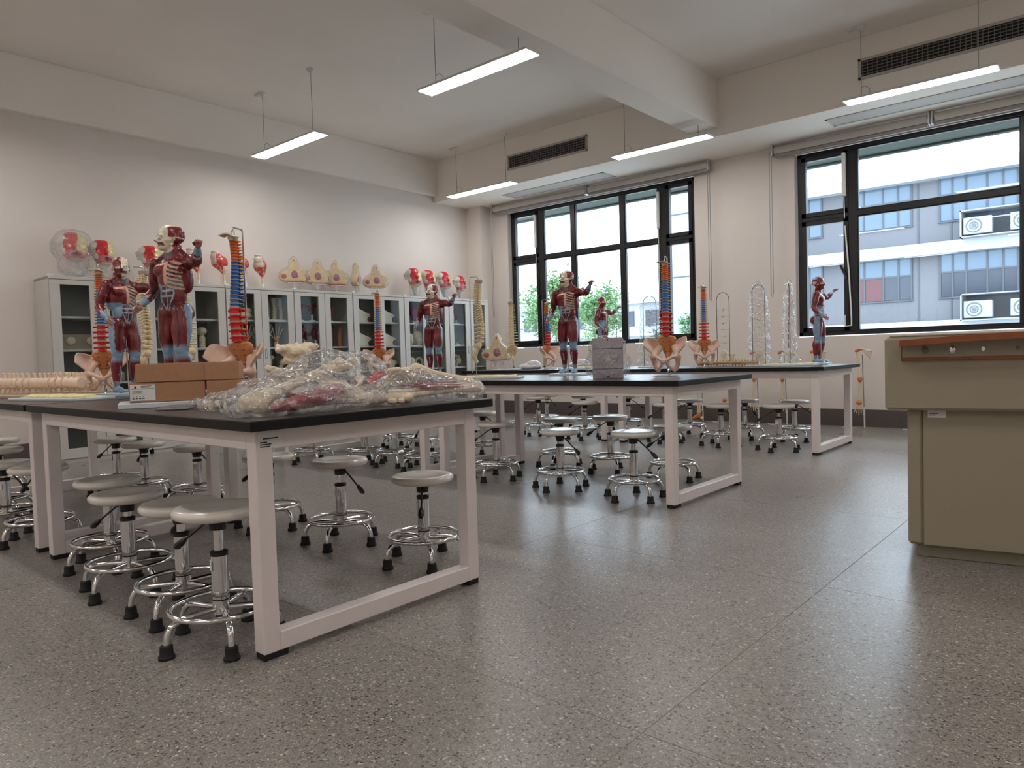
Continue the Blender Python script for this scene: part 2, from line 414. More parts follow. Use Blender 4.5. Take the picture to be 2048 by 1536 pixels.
blind(-6.27,-4.31,1,'rolled-up grey roller blind next to the wall between the windows')
blind(-3.45,-1.72,-1,'rolled-up grey roller blind over the narrow sash of the right-hand window')
blind(-1.69,.3,1,'rolled-up grey roller blind over the right-hand end of the wide pane')

# vents and access panels in the soffit
def vent(x0,x1,z0,z1,label):
    e=empty('air_vent',((x0+x1)/2,8.2,z0),0,label,'vent','slot vents in the soffit face'); h=(x1-x0)/2; H=z1-z0
    fm=MB()
    for q in ((-h,0,h,.028),(-h,H-.028,h,H),(-h,0,-h+.028,H),(h-.028,0,h,H)): fm.box(q[0],-.014,q[1],q[2],.002,q[3],.003)
    fm.build('frame',ventm,e); MB().box(-h+.02,-.004,.02,h-.02,.0,H-.02).build('duct_opening',ventd,e)
    n=5
    for k in range(n):
        z=.028+(H-.056)*(k+.5)/n; MB().box(-h+.025,-.012,z-.0032,h-.025,-.002,z+.0032).build('slat',vents,e,None)
    m=int(2*h/.045)
    me=MB().box(-.003,-.008,.025,.003,-.003,H-.025).mesh('fin',vents,None)
    for k in range(1,m): link('fin',me,e,(-h+2*h*k/m,0,0))
    return e
vent(-7.07,-5.63,3.715,3.935,'long slot air vent above the four-light window')
vent(-2.2,-.55,3.73,3.945,'long slot air vent above the right-hand window')
def panel(x0,x1,y0,y1,label):
    e=empty('access_panel',((x0+x1)/2,(y0+y1)/2,3.5),0,label,'access panel','access panels in the soffit underside'); h=(x1-x0)/2;d=(y1-y0)/2
    fm=MB()
    for q in ((-h,-d,h,-d+.03),(-h,d-.03,h,d),(-h,-d,-h+.03,d),(h-.03,-d,h,d)): fm.box(q[0],q[1],-.008,q[2],q[3],.001,.002)
    fm.build('frame',ventm,e); MB().box(-h+.04,-d+.04,-.006,h-.04,d-.04,.0,.002).build('door_leaf',ventm,e)
panel(-7.56,-5.66,8.6,8.94,'white rectangular access panel under the soffit near the corner')
panel(-2.64,-.5,8.51,8.84,'white rectangular access panel under the soffit over the right-hand window')

# ------------------------------------------------------------------ hanging lamps
def lamp(x,y,label,shown=True):
    z=3.44; e=empty('pendant_lamp',(x,y,z),0,label,'lamp','long pendant lamps')
    b=MB().box(-.66,-.095,.0,.66,.095,.022,.004); b.build('housing',lampb,e)
    MB().box(-.645,-.083,-.004,.645,.083,-.0005).build('diffuser',lampe,e,None)
    for sx in(-.5,.5):
        MB().tube([(sx,.0,.02),(sx,.0,ZC-z-.02)],.0035,6).build('cable',alum,e)
        MB().lathe([(.012,-.045),(.045,-.012),(.047,0)],16,(sx,0,ZC-z)).build('ceiling_rose',lampb,e)
        MB().lathe([(.007,0),(.009,.02),(.004,.04)],8,(sx,0,.022)).build('cable_grip',steel,e)
    MB().tube([(-.5,0,.12),(-.47,.02,.14),(-.43,.03,.10),(-.43,.03,.02)],.003,5).build('lead',alum,e)
    MB().box(-.62,-.03,ZC-z-.018,-.52,.03,ZC-z,.004).build('junction_box',lampb,e)
    return e
LL={(0,0):'pendant lamp over the bench nearest the camera side cabinets',(0,1):'pendant lamp over the muscle figures, nearest the cabinet wall',(1,1):'large pendant lamp hanging beside the ceiling beam in mid-room',
(0,2):'pendant lamp in front of the slot vent near the corner',(1,2):'pendant lamp under the end of the ceiling beam at the soffit',(2,2):'pendant lamp in front of the slot vent over the right-hand window'}
for i,x in enumerate((-7.35,-4.38,-1.6,1.35)):
    for j,y in enumerate((1.42,4.68,7.93,-1.84,-4.6)):  # last two rows, behind the camera, are unseen lamps added to raise ambient light
        lamp(x if j!=2 or i else -7.38,y,LL.get((i,j),'unseen pendant lamp outside the view, rear rows added for ambient light'))

# ------------------------------------------------------------------ benches
TT=.79
def make_bench(x0,x1,y0,y1,label,sticker=False,group='black-topped white-framed lab benches'):
    e=empty('lab_bench',((x0+x1)/2,(y0+y1)/2,0),0,label,'table',group); h=(x1-x0)/2; d=(y1-y0)/2
    t=MB(); t.box(-h,-d,TT-.034,h,d,TT,.003)
    for i,fc in enumerate(t.f):
        P=[t.v[k] for k in fc]
        if not all(abs(p[2]-TT)<1e-6 for p in P): t.m[i]=1
    t.build('worktop',[topm,edgem],e)
    zu=TT-.034; a=h-.065; c=d-.05; q=.06
    for sx in(-1,1):
        for sy in(-1,1):
            X0=sx*a-(q if sx>0 else 0); Y0=sy*c-(q if sy>0 else 0)
            lg=MB().box(X0,Y0,.022,X0+q,Y0+q,zu-.001,.003).build('leg',white_pow,e)
            MB().box(X0+.004,Y0+.002,0,X0+q-.004,Y0+q+(.03 if sy<0 else 0)-(0 if sy<0 else .002),.022,.002).build('rubber_pad',rubber,lg)
        X0=sx*a-(q if sx>0 else 0)
        MB().box(X0,-c+q,.022,X0+q,c-q,.084,.003).build('foot_rail',white_pow,e)
        MB().box(X0,-c+q,zu-.068,X0+q,c-q,zu-.001,.003).build('end_rail',white_pow,e)
    for sy in(-1,1):
        Y0=sy*c-(.04 if sy>0 else 0); MB().box(-a+q,Y0,zu-.068,a-q,Y0+.04,zu-.001,.003).build('long_rail',white_pow,e)
    if sticker:
        s_=MB().box(a+.0005,-c+.005,zu-.062,a+.0015,-c+.095,zu-.012).build('asset_label',labelm,e,None)
        k=MB()
        for i,(u0,u1,v) in enumerate(((.02,.075,.018),(.01,.035,.030),(.01,.05,.037),(.01,.045,.044))): k.box(a+.0015,-c+u0+.005,zu-.012-v-.003,a+.002,-c+u1+.005,zu-.012-v+.001)
        k.build('label_print',inkm,s_,None)
    return e
BX=[(-2.06,-4.27),(-4.31,-6.52)]
ROW=[(1.14,2.25),(3.885,4.98),(6.53,7.64)]
BL=[['bench holding the bagged skeletons and cardboard boxes','bench holding flat spine boards and a muscle figure on a pale blue base'],
    ['bench holding the bagged grey box and a coloured spine on a chrome stand','bench in front of the cabinets holding a muscle figure and a natural bone spine'],
    ['bench next to the window wall holding wire-arch vertebra stands','bench by the corner pier holding a bagged pelvis section and foil bag']]
for r,(y0,y1) in enumerate(ROW):
    for k,(x1,x0) in enumerate(BX): make_bench(x0,x1,y0,y1,BL[r][k],sticker=(r==0 and k==0),group=None)

# ------------------------------------------------------------------ stools
def make_stool():
    e=empty('lab_stool',(0,0,0),0,'stool','stool')
    s_=MB().lathe([(.0,-.028),(.13,-.028),(.143,-.022),(.149,-.010),(.147,.0),(.138,.008),(.12,.010),(.06,.003),(0,.0015)],40)
    seat=s_.build('seat',seatm,e,60); 
    MB().lathe([(.028,-.075),(.03,-.05),(.05,-.029),(.05,-.027)],20).build('seat_mount',plastic_b,seat)
    lv=MB().tube([(.03,0,-.045),(.06,0,-.06),(.155,0,-.125)],.0045,6).build('height_lever',plastic_b,seat)
    MB().tube([(.148,0,-.120),(.165,0,-.132),(.185,0,-.146),(.197,0,-.154)],[.006,.0125,.014,.009],8).build('lever_grip',plastic_b,seat)
    MB().tube([(0,0,-.19),(0,0,-.05)],.0165,14).build('inner_column',chrome,seat)
    MB().lathe([(.0285,.10),(.0285,.315),(.0285,.316)],22).build('outer_column',chrome,e)
    MB().lathe([(.030,.304),(.031,.318),(.02,.323)],20).build('column_collar',plastic_b,e)
    MB().lathe([(.0293,.148),(.0293,.153)],20).build('column_band',plastic_b,e)
    MB().box(-.016,-.0295,.252,.016,-.027,.288).build('asset_label',labelm,e,None)
    MB().tube([(.166*math.cos(2*PI*k/48),.166*math.sin(2*PI*k/48),.128) for k in range(48)],.0098,8,True).build('foot_ring',chrome,e,60)
    for k in range(5):
        a=2*PI*k/5; c_,s2=math.cos(a),math.sin(a)
        P=[(.015,.118),(.10,.117),(.15,.112),(.175,.098),(.188,.075),(.192,.045),(.193,.02)]
        lg=MB().tube([(r*c_,r*s2,z) for r,z in P],.0115,8).build('leg',chrome,e,60)
        MB().lathe([(.0265,0),(.027,.009),(.0222,.015),(.0205,.042),(.017,.045)],14,(.193*c_,.193*s2,0)).build('rubber_foot',rubber,lg)
    TREE[e.name]=kids(e)
    for q in TREE[e.name]: TREE[q.name]=kids(q)
    return e
ST=[(-2.42,1.2,.47),(-2.82,1.25,.43),(-3.31,1.24,.42),(-3.8,1.34,.42),(-2.56,2.28,.41),(-3.2,2.27,.44),(-3.86,2.24,.42),(-4.89,2.3,.41),(-5.49,2.19,.41),(-5.95,2.17,.42),(-4.67,1.29,.42),(-5.17,1.25,.41),(-5.69,1.34,.45),(-6.82,1.62,.42),
(-5.97,3.93,.42),(-5.5,4.18,.42),(-5.1,4.23,.42),(-6.09,5.11,.42),(-5.66,5.07,.42),(-4.67,4.19,.42),(-3.82,4.19,.44),(-4.75,5.03,.43),(-3.14,4.13,.42),(-3.76,4.95,.41),(-3.23,4.93,.45),(-2.51,4.1,.44),(-2.64,4.88,.4),
(-4.73,6.7,.42),(-5.4,7.62,.42),(-6.1,7.75,.42),(-5.46,6.77,.46),(-4.75,7.66,.43),(-3.78,6.86,.41),(-3.83,7.49,.41),(-3.16,6.84,.41),(-3.19,7.5,.42),(-2.54,6.75,.43),(-2.68,7.57,.41)]
SN=['under the bench with bagged skeletons','under the bench with flat spine boards','under the bench with the bagged grey box','under the bench before the cabinets','under the bench with wire-arch stands','under the bench by the corner pier']
LVA={0:200,1:165,2:205,3:160,4:-45,5:0,6:200,7:10,8:170,9:200,10:190,20:215,22:-10,23:200,24:200,25:-10,26:215,27:200,28:200,29:-10,32:215,34:-10,35:-30,36:200}
proto=make_stool(); first=True
for i,(x,y,h) in enumerate(ST):
    r=0 if y<3 else (1 if y<6 else 2); k=0 if x>-4.29 else 1
    side=('outer' if abs(y-ROW[r][0])<abs(y-ROW[r][1]) else 'far')
    sd='side away from the windows' if side=='outer' else 'side facing the windows'; lab='white round stool '+SN[2*r+k]+', '+sd; grp='stools '+SN[2*r+k]+', '+sd
    if first: o=proto; first=False; o['label']=lab; o['group']=grp
    else: o=copy_tree(proto,label=lab,group=grp)
    o.location=(x,y,0); a=math.radians(LVA.get(i,random.choice((-20,160,200,20)))-0)
    o.rotation_euler[2]=random.uniform(0,6.28)
    for c in kids(o):
        if c.name.startswith('seat'): c.location=(0,0,h); c.rotation_euler[2]=a-o.rotation_euler[2]
# ------------------------------------------------------------------ lectern desk
def podium():
    e=empty('lectern_desk',(-.05,3.95,0),math.radians(9.8),'large olive-beige metal lectern desk with wood-trimmed top','lectern')
    # local: front face plane y=-0.28 ; x from -.78
    MB().box(-.74,-.17,0,.9,.42,.07,.004).build('plinth',podd,e)
    MB().box(-.775,-.20,.06,-.715,.46,.68,.012).build('corner_post',podm,e)
    MB().box(-.714,-.198,.06,.95,.46,.68,.004).build('front_panel',podm,e)
    MB().box(-.86,-.27,.675,1.0,.50,1.0,.012).build('console_housing',podm,e)
    # curved wood frame with recessed fascia
    fr=MB(); n=20
    def arc(u): return .985+.022*math.sin(PI*min(1,max(0,u)))
    X0,X1=-.795,.35
    fr.grid(lambda u,v:(X0+(X1-X0)*u,-.295 if v<.5 else -.295, arc(u)-.026*(1-v)),n,1,.0)
    fr.v=[];fr.f=[];fr.m=[];fr.c=[]
    fr.grid(lambda u,v:(X0+(X1-X0)*u,-.292,arc(u)-.026*(1-v)),n,1,-.10)
    fr.box(X0,-.292,.895,X1,-.265,.909,.002); fr.box(X0,-.292,.895,X0+.004,-.265,.985)
    fr.build('wood_frame',woodm,e)
    MB().box(X0+.004,-.287,.909,X1,-.268,.975).build('control_fascia',podm,e,None)
    for i,(x,r,mt) in enumerate(((-.70,.016,podd),(-.60,.017,chrome),(-.49,.012,chrome),(-.37,.009,podd))):
        k=MB(); k.X=Matrix.Translation((x,-.288,.940))@Matrix.Rotation(PI/2,4,'X'); k.lathe([(r,-.001),(r,.004),(r*.8,.006)],18,sx=.7); k.build('cable_port',mt,e)
    MB().box(-.84,-.26,1.0,1.0,.49,1.008,.003).build('top_panel',podm,e)
    l=MB().box(-.695,-.2005,.638,-.625,-.1985,.672).build('asset_label',labelm,e,None)
    MB().box(-.69,-.2015,.648,-.665,-.2003,.651).box(-.69,-.2015,.655,-.655,-.2003,.658).build('label_print',inkm,l,None)
podium()

# ------------------------------------------------------------------ cabinets
CX0,CX1=-8.66,-8.2; CH=1.905
def make_cabinet():
    e=empty('display_cabinet',(CX0,0,0),0,'cabinet','cabinet'); wd=.918; dp=CX1-CX0
    b=MB(); b.box(0,0,0,dp-.022,.02,CH); b.box(0,wd-.02,0,dp-.022,wd,CH); b.box(0,0,CH-.03,dp-.002,wd,CH,.003); b.box(0,0,0,dp-.022,wd,.07)
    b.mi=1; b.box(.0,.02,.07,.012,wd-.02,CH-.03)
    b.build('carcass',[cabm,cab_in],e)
    for z in (.44,.815,1.165,1.505): MB().box(.013,.021,z-.022,dp-.06,wd-.021,z,.002).build('shelf',shelfm,e)
    for k in (0,1):
        y0=.006+k*(wd/2-.002); y1=y0+wd/2-.008; x0,x1=dp-.02,dp
        d=MB(); z0,z1=.05,CH-.035; s=.09
        for q in ((y0,z0,y1,.15),(y0,1.822,y1,z1),(y0,.15,y0+s,1.822),(y1-s,.15,y1,1.822)): d.box(x0,q[0],q[1],x1,q[2],q[3],.0015)
        dr=d.build('door',cabm,e)
        MB().box(x0+.006,y0+s-.005,.145,x0+.010,y1-s+.005,1.827).build('glass_pane',cabglass,dr,None)
        yh=(y1-.055) if k==0 else (y0+.02)
        MB().box(x1-.001,yh,1.02,x1+.0015,yh+.028,1.14,.001).build('recess_handle',podd,dr)
        MB().box(x1,yh+.008,1.03,x1+.006,yh+.02,1.13,.003).build('handle_bar',steel,dr)
    MB().lathe([(.008,0),(.008,.014)],12,(0,0,0)).build('lock',steel,e)
    for c in kids(e):
        if c.name.startswith('lock'): c.rotation_euler[1]=PI/2; c.location=(dp,.50,.95)
    MB().box(dp-.06,.0,CH,dp-.005,.05,CH+.02,.003).build('joining_clip',whitep,e)
    TREE[e.name]=kids(e)
    for q in TREE[e.name]: TREE[q.name]=kids(q)
    return e
CLAB=['beige glass-door cabinet at the free end of the row with a bare side','beige glass-door cabinet behind the larger-looking pair of bone spines','glass-door cabinet with hand skeletons on its middle shelf','glass-door cabinet with small dark red muscle models on its shelves',
'glass-door cabinet with cream wedge-shaped models on two shelves','glass-door cabinet with skulls behind a muscle figure','glass-door cabinet at the corner pier with green branching models']
c0=make_cabinet()
for k in range(7):
    o=c0 if k==0 else copy_tree(c0)
    o.location=(CX0,2.447+.924*k,0); o['label']=CLAB[k]; o['group']='glass-door cabinets along the wall'

# ------------------------------------------------------------------ muscle figure
MU=np.array(srgb(122,28,34)); MUD=np.array(srgb(62,12,20)); BLU=np.array(srgb(132,164,192)); PAL=np.array(srgb(222,176,156)); CRM=np.array(srgb(236,226,198)); TEAL=np.array(srgb(96,116,122)); GRY=np.array(srgb(168,176,190)); DRK=np.array(srgb(30,16,16)); PNK=np.array(srgb(176,122,104))
def figure_mesh():
    m=MB(); T={}
    def t(name): m.col=(len(T),0,0) if name not in T else (T[name],0,0); T.setdefault(name,len(T))
    E_=lambda c,r,n=18:m.ell(c,r,n)
    t('torso')
    E_((0,.004,.525),(.084,.06,.055)); E_((0,-.004,.60),(.083,.058,.10)); E_((0,0,.715),(.1,.07,.115)); E_((0,.006,.785),(.108,.05,.045))
    for s in(-1,1):
        E_((s*.047,-.045,.752),(.05,.026,.038)); E_((s*.078,.02,.70),(.034,.048,.085)); E_((s*.045,.045,.505),(.048,.045,.052)); E_((s*.022,-.05,.60),(.02,.012,.075)); E_((s*.055,.035,.78),(.05,.03,.05))
    t('neck'); m.tube([(0,.012,.78),(0,.006,.84),(0,0,.90)],[.056,.043,.04],16)
    for s in(-1,1): m.tube([(s*.03,-.02,.80),(s*.035,.0,.85),(s*.04,.02,.90)],[.014,.016,.014],10); m.tube([(s*.03,.02,.86),(s*.11,.01,.808)],[.03,.022],12)
    t('head'); hm=Matrix.Translation((0,0,.868))@Matrix.Rotation(math.radians(-30),4,'Z')@Matrix.Scale(1.17,4)@Matrix.Translation((0,0,-.868)); m.X=hm
    E_((0,.004,.948),(.050,.064,.053),22); E_((0,-.03,.915),(.041,.036,.048),20); E_((0,-.042,.884),(.03,.026,.02),16)
    m.tube([(0,-.06,.93),(0,-.076,.908)],[.008,.012],10)
    for s in(-1,1): E_((s*.049,.008,.925),(.006,.014,.019),10); E_((s*.036,-.03,.915),(.012,.02,.012),10); E_((s*.02,-.058,.937),(.018,.008,.006),10)
    m.X=None
    legs={1:[(.05,.0,.51),(.058,-.014,.40),(.062,-.03,.285),(.063,-.018,.20),(.063,-.004,.12),(.063,0,.05)],-1:[(-.05,.0,.51),(-.056,.004,.40),(-.058,.004,.285),(-.06,.022,.20),(-.06,.03,.12),(-.06,.03,.05)]}
    for s in(1,-1):
        L=legs[s]; t('leg+' if s>0 else 'leg-')
        m.tube(L[:3],[.057,.055,.04],18); m.ell((L[0][0]*.92,.004,.505),(.057,.066,.07),16); m.ell(L[2],(.037,.04,.042),16); m.tube([L[2],L[3],L[4],L[5]],[.034,.041,.028,.019],16)
        m.ell((L[3][0]+s*.004,L[3][1]+.014,L[3][2]+.015),(.032,.03,.06),14)
        m.ell((L[1][0]-s*.02,L[1][1]-.02,L[1][2]+.0),(.03,.035,.09),14); m.ell((L[1][0]+s*.024,L[1][1]-.014,L[1][2]-.01),(.028,.034,.10),14)
        t('foot'); ax,ay,az=L[5]; m.tube([(ax,ay+.018,.022),(ax,ay-.02,.03),(ax+s*.008,ay-.06,.02),(ax+s*.014,ay-.092,.014)],[.02,.024,.024,.015],14,flat=.9); m.ell((ax,ay+.016,.022),(.02,.022,.022),12)
        for q in range(5): m.tube([(ax+s*(.026-.012*q)-s*.006+s*.012,ay-.085+.004*abs(q-3),.012),(ax+s*(.028-.012*q)-s*.004+s*.012,ay-.112+.005*abs(q-3.5),.010)],[.008,.006],8)
    arms={1:[(.118,.004,.797),(.172,-.034,.796),(.225,-.068,.778),(.258,-.098,.81),(.29,-.126,.848)],-1:[(-.118,.004,.797),(-.148,.018,.72),(-.168,.032,.645),(-.176,-.012,.60),(-.18,-.06,.555)]}
    for s in(1,-1):
        A=arms[s]; t('arm+' if s>0 else 'arm-')
        m.ell(A[0],(.044,.042,.045),16); m.tube(A[:3],[.04,.038,.028],16); m.tube(A[2:],[.03,.029,.017],16)
        mid=(Vector(A[0])+Vector(A[2]))/2; m.ell(mid+Vector((0,-.012,.008 if s>0 else 0)),(.03,.03,.034),14)
        t('hand+' if s>0 else 'hand-'); w_=Vector(A[4]); d=(Vector(A[4])-Vector(A[3])).normalized()
        if s<0: d=Vector((-.03,-.8,-.55)).normalized()
        m.ell(w_+d*.026,(.021,.019,.022),12)
    vox=.0052
    me,P,near=organic(m,vox,3,.5,[musc],'muscle_figure_body')
    tg=np.array([int(m.c[i][0]) for i in near]); inv={v:k for k,v in T.items()}
    C=np.zeros((len(P),3)); hmi=hm.inverted()
    for i,(p,q) in enumerate(zip(P,tg)):
        x,y,z=p; jx=.006*noise.noise(Vector((x*40,y*40,z*40)));x+=jx;y+=jx; k=inv[q]; nz=noise.noise(Vector((x*22,y*22,z*9))); fib=noise.noise(Vector((x*70,y*70,z*8)))
        c=MU*(1+.25*nz); 
        c=c*(1-.75*max(0,min(1,(fib-.18)*4)))+MUD*.75*max(0,min(1,(fib-.18)*4))
        if k=='torso':
            if y<.03:
                if abs(x-.0)<.011 and .665<z<.80: c=PAL
                elif x>.008 and .635<z<.805 and x<.088 and y<.005:
                    ph=((z+.34*x-.1*y)/.0245)%1
                    c=PAL*(.95) if ph<.52 else (TEAL if z<.70 else MUD)
                elif abs(x)<.046 and .515<z<.662 and y<0:
                    xx=abs(x); tap=.042*min(1,(z-.50)/.09)
                    ln=min(abs(xx-tap),xx)<.0035 or min(abs(z-a) for a in(.66,.630,.598))<.0035
                    c=GRY if ln else MUD*1.5
                elif x<-.04 and .53<z<.672: c=BLU
                elif x>.04 and .525<z<.63: c=MU*.9
                elif x<0 and z>.69 and abs(z-.79+.12*abs(x))<.008: c=PAL
                if abs(z-(.475+.9*abs(x)))<.006 and abs(x)>.02 and z<.58: c=GRY
            else:
                if abs(x)<.006: c=GRY
                elif z<.56 and y>.07: c=MU*.9
        elif k=='neck':
            if y<-.01 and abs(x)<.025: c=TEAL*.8
            if .80<z<.815 and abs(x)<.08 and y<0: c=PAL
        elif k=='head':
            h=hmi@Vector(p); x,y,z=h
            if x<-.002:
                c=MU*(1+.3*nz)
                if z>.965: c=BLU if y>-.02 else MU
                if abs(x+.022)<.012 and abs(z-.925)<.008 and y<-.045: c=CRM
                if x<-.044 and z<.945: c=PAL
            else:
                c=CRM*(.95+.1*nz)
                if x>.018 and y>-.028 and .93<z<.985 and y<.06: c=MU*1.1
                if z<.925 and y>.0: c=MU*.8
                if (x-.019)**2+(z-.926)**2<.011**2 and y<-.03: c=DRK if (x-.019)**2+(z-.926)**2<.008**2 else CRM*.7
            if abs(x)<.03 and .885<z<.902 and y<-.035: c=MU*.6
            if abs(z-.957)<.0014 : c=MUD*.6
            if abs(x)<.006 and .905<z<.917 and y<-.05: c=DRK
        elif k.startswith('leg'):
            s=1 if k[-1]=='+' else -1
            ax=.058*s
            lat=s*(x-ax)
            if lat>.028 and .30<z<.55 and -.03<y<.045: c=BLU
            f=max(0,1-abs(z-.272)/.05)
            if f>0 and y<.03: c=c*(1-min(1,1.6*f))+BLU*min(1,1.6*f)
            if .07<z<.21+.02*nz and abs(lat+.006)<.007+.004*nz and y<0: c=GRY*.75+c*.25
            if z<.09: c=c*.5+BLU*.5
            if abs(lat-.0+.02*math.sin(z*12))<.004 and z>.3 and y<0: c=MUD*.6
        elif k=='foot': c=BLU*(.9+.25*nz)
        elif k.startswith('arm'):
            A=arms[1 if k[-1]=='+' else -1]; dw=(Vector(p)-Vector(A[4])).length; de=(Vector(p)-Vector(A[2])).length
            if fib>.2: c=MUD
            if dw<.045: c=BLU*.95
            elif dw<.07 and fib>0: c=GRY
        elif k=='hand+': c=PNK*.9 if y<-.1 else GRY
        elif k=='hand-': c=BLU if nz>0 else PNK
        C[i]=np.clip(c,0,1)
    setcol(me,C)
    # fingers: separate slim digits joined to the same skin
    fg=MB(); fg.col=tuple(PNK)
    w_=Vector(arms[1][4]); d=(Vector(arms[1][4])-Vector(arms[1][3])).normalized(); side=Vector((.75,.55,-.1)).normalized(); cu=d.cross(side).normalized()
    for q in range(4):
        b_=w_+d*.042+side*((q-1.5)*.0105); L=(.9,1,.95,.8)[q]
        fg.tube([b_,b_+d*.016*L-cu*.004,b_+d*.026*L-cu*.016,b_+d*.018*L-cu*.026],[.0062,.006,.0055,.0045],7)
    fg.col=tuple(MU); b_=w_+d*.02-side*.018; fg.tube([b_,b_+d*.016-side*.008-cu*.006,b_+d*.03-side*.002-cu*.014],[.0068,.0062,.0048],7)
    fmeL=fg.mesh('raised_hand_fingers',[musc],60,True); fg=MB()
    fg.col=tuple(PNK); w_=Vector(arms[-1][4]); d=Vector((-.03,-.8,-.55)).normalized(); side=Vector((0,-.45,.85)).normalized(); cu=Vector((1,0,0))
    for q in range(4):
        b_=w_+d*.044+side*((q-1.5)*.0108); L=(.85,1,.95,.85)[q]
        fg.tube([b_,b_+d*.018*L,b_+d*.034*L+cu*.004,b_+d*.046*L+cu*.010],[.0062,.0058,.0052,.004],7)
    b_=w_+d*.02+side*.018; fg.tube([b_,b_+d*.014+side*.012+cu*.006,b_+d*.028+side*.016+cu*.01],[.0068,.006,.0045],7)
    fme=fg.mesh('lowered_hand_fingers',[musc],60,True)
    eye=MB(); eye.X=hm; eye.ell((.019,-.058,.926),.0075,10); eme=eye.mesh('eyeball',[whitep],60)
    return me,fmeL,fme,eme
FIG=figure_mesh()
def figure(x,y,rz,label,plate=(.30,.19),pm_=None,h=.83,rod=True):
    e=empty('muscle_figure',(x,y,TT),rz,label,'anatomical model','muscle figures on the benches')
    MB().box(-plate[0]/2,-plate[1]/2,0,plate[0]/2,plate[1]/2,.02,.003).build('base_board',pm_ or plate_w,e)
    for me,n in ((FIG[0],'body'),(FIG[1],'raised_hand_fingers'),(FIG[2],'lowered_hand_fingers'),(FIG[3],'eyeball')):
        o=link(n,me,e,(0,0,.019)); o.scale=(h,h,h)
    if rod: MB().tube([(0,-.02,.02),(0,-.015,.37)],.004,8).build('support_rod',steel,e)
    return e
def face(x,y,deg):
    """rotation that turns a model's front (-Y) to world heading deg, measured from +X"""
    return math.radians(deg+90)
figure(-3.562,1.6,face(0,0,-66),'muscle figure behind the stacked cardboard boxes, fist raised',pm_=plate_b)
figure(-4.793,1.83,face(0,0,14),'muscle figure on a pale blue base beside the flat spine boards',pm_=plate_b,plate=(.24,.2))
figure(-4.96,4.62,face(0,0,-62),'muscle figure standing in front of the glass cabinets')
figure(-3.549,4.82,face(0,0,-76),'muscle figure beside the bagged grey box, before the window')
figure(-4.944,7.42,face(0,0,12),'muscle figure half hidden by the bagged grey box')
figure(-2.362,7.36,face(0,0,10),'muscle figure at the bench end before the right-hand window')

# ------------------------------------------------------------------ spines
def vert_mesh(kind,mat,nat=False):
    m=MB(); h={'c':.9,'t':1.05,'l':1.1}[kind]
    m.lathe([(0,-h*.5),(.95,-h*.5),(1.02,-h*.42),(.84,0),(1.02,h*.42),(.95,h*.5),(0,h*.5)],14,sy=.8)
    m.tube([(0,.6,0),(0,1.15,0)],[.75,.55],8)
    sp={'c':(1.7,-.3),'t':(2.2,-1.1),'l':(2.0,-.3)}[kind]
    m.tube([(0,1.0,0),(0,1.5,sp[1]*.5),(0,sp[0],sp[1])],[.34,.2,.22] if nat else [.34,.24,.28],7)
    if nat: sp={'c':(1.9,-.3),'t':(2.6,-.45),'l':(2.3,-.2)}[kind]
    tw={'c':1.35,'t':1.55,'l':1.9}[kind]*(1.18 if nat else 1)
    for s in(-1,1):
        m.tube([(s*.5,.9,.05),(s*1.1,1.05,.1),(s*tw,1.0 if kind!='l' else .8,.12)],[.34,.22,.27],7)
        m.tube([(s*.55,1.0,-.5),(s*.55,1.0,.62)],[.22,.24],7)
    return m.mesh('vertebra_'+kind,mat,40)
VM={('c','o'):vert_mesh('c',orange),('t','o'):vert_mesh('t',blue),('l','o'):vert_mesh('l',redv),('c','n'):vert_mesh('c',bone_nat,True),('t','n'):vert_mesh('t',bone_nat,True),('l','n'):vert_mesh('l',bone_nat,True)}
def hip_mesh():
    m=MB()
    for s in(-1,1):
        def wing(u,v):
            a=Vector((s*.048,.056,.12)).lerp(Vector((s*.082,-.028,.06)),u)          # inner line
            th=u*PI
            b=Vector((s*(.06+.088*math.sin(min(1.8,u*PI*.62))),.078-.138*u,.162+.024*math.sin(PI*u*.9)-.045*max(0,u-.55)/.45))
            p=a.lerp(b,v); bul=math.sin(PI*v)*.02*math.sin(PI*min(1,u+.15))
            return p+Vector((s*bul*.6,bul,-bul*.4))
        m.grid(wing,16,10,.011*s)
        ac=Vector((s*.086,-.012,.045)); pu=Vector((s*.012,-.066,.014)); isch=Vector((s*.062,.012,-.05))
        m.ell(ac,(.026,.028,.030),12); m.tube([ac,(s*.055,-.054,.042),pu],[.02,.013,.014],10)
        m.tube([ac,(s*.082,.008,-.01),isch],[.024,.018,.019],10); m.tube([isch,(s*.045,-.018,-.045),(s*.022,-.05,-.018),pu],[.018,.011,.010,.014],10)
        m.tube([(s*.046,.054,.115),(s*.066,.02,.085),ac],[.022,.024,.024],10); m.tube([(s*.056,.07,.15),(s*.05,.072,.11)],[.014,.014],8)
    m.ell((0,-.064,.010),(.012,.01,.018),10)
    return organic(m,.0045,3,.5,[bone_pink],'hip_bones')[0]
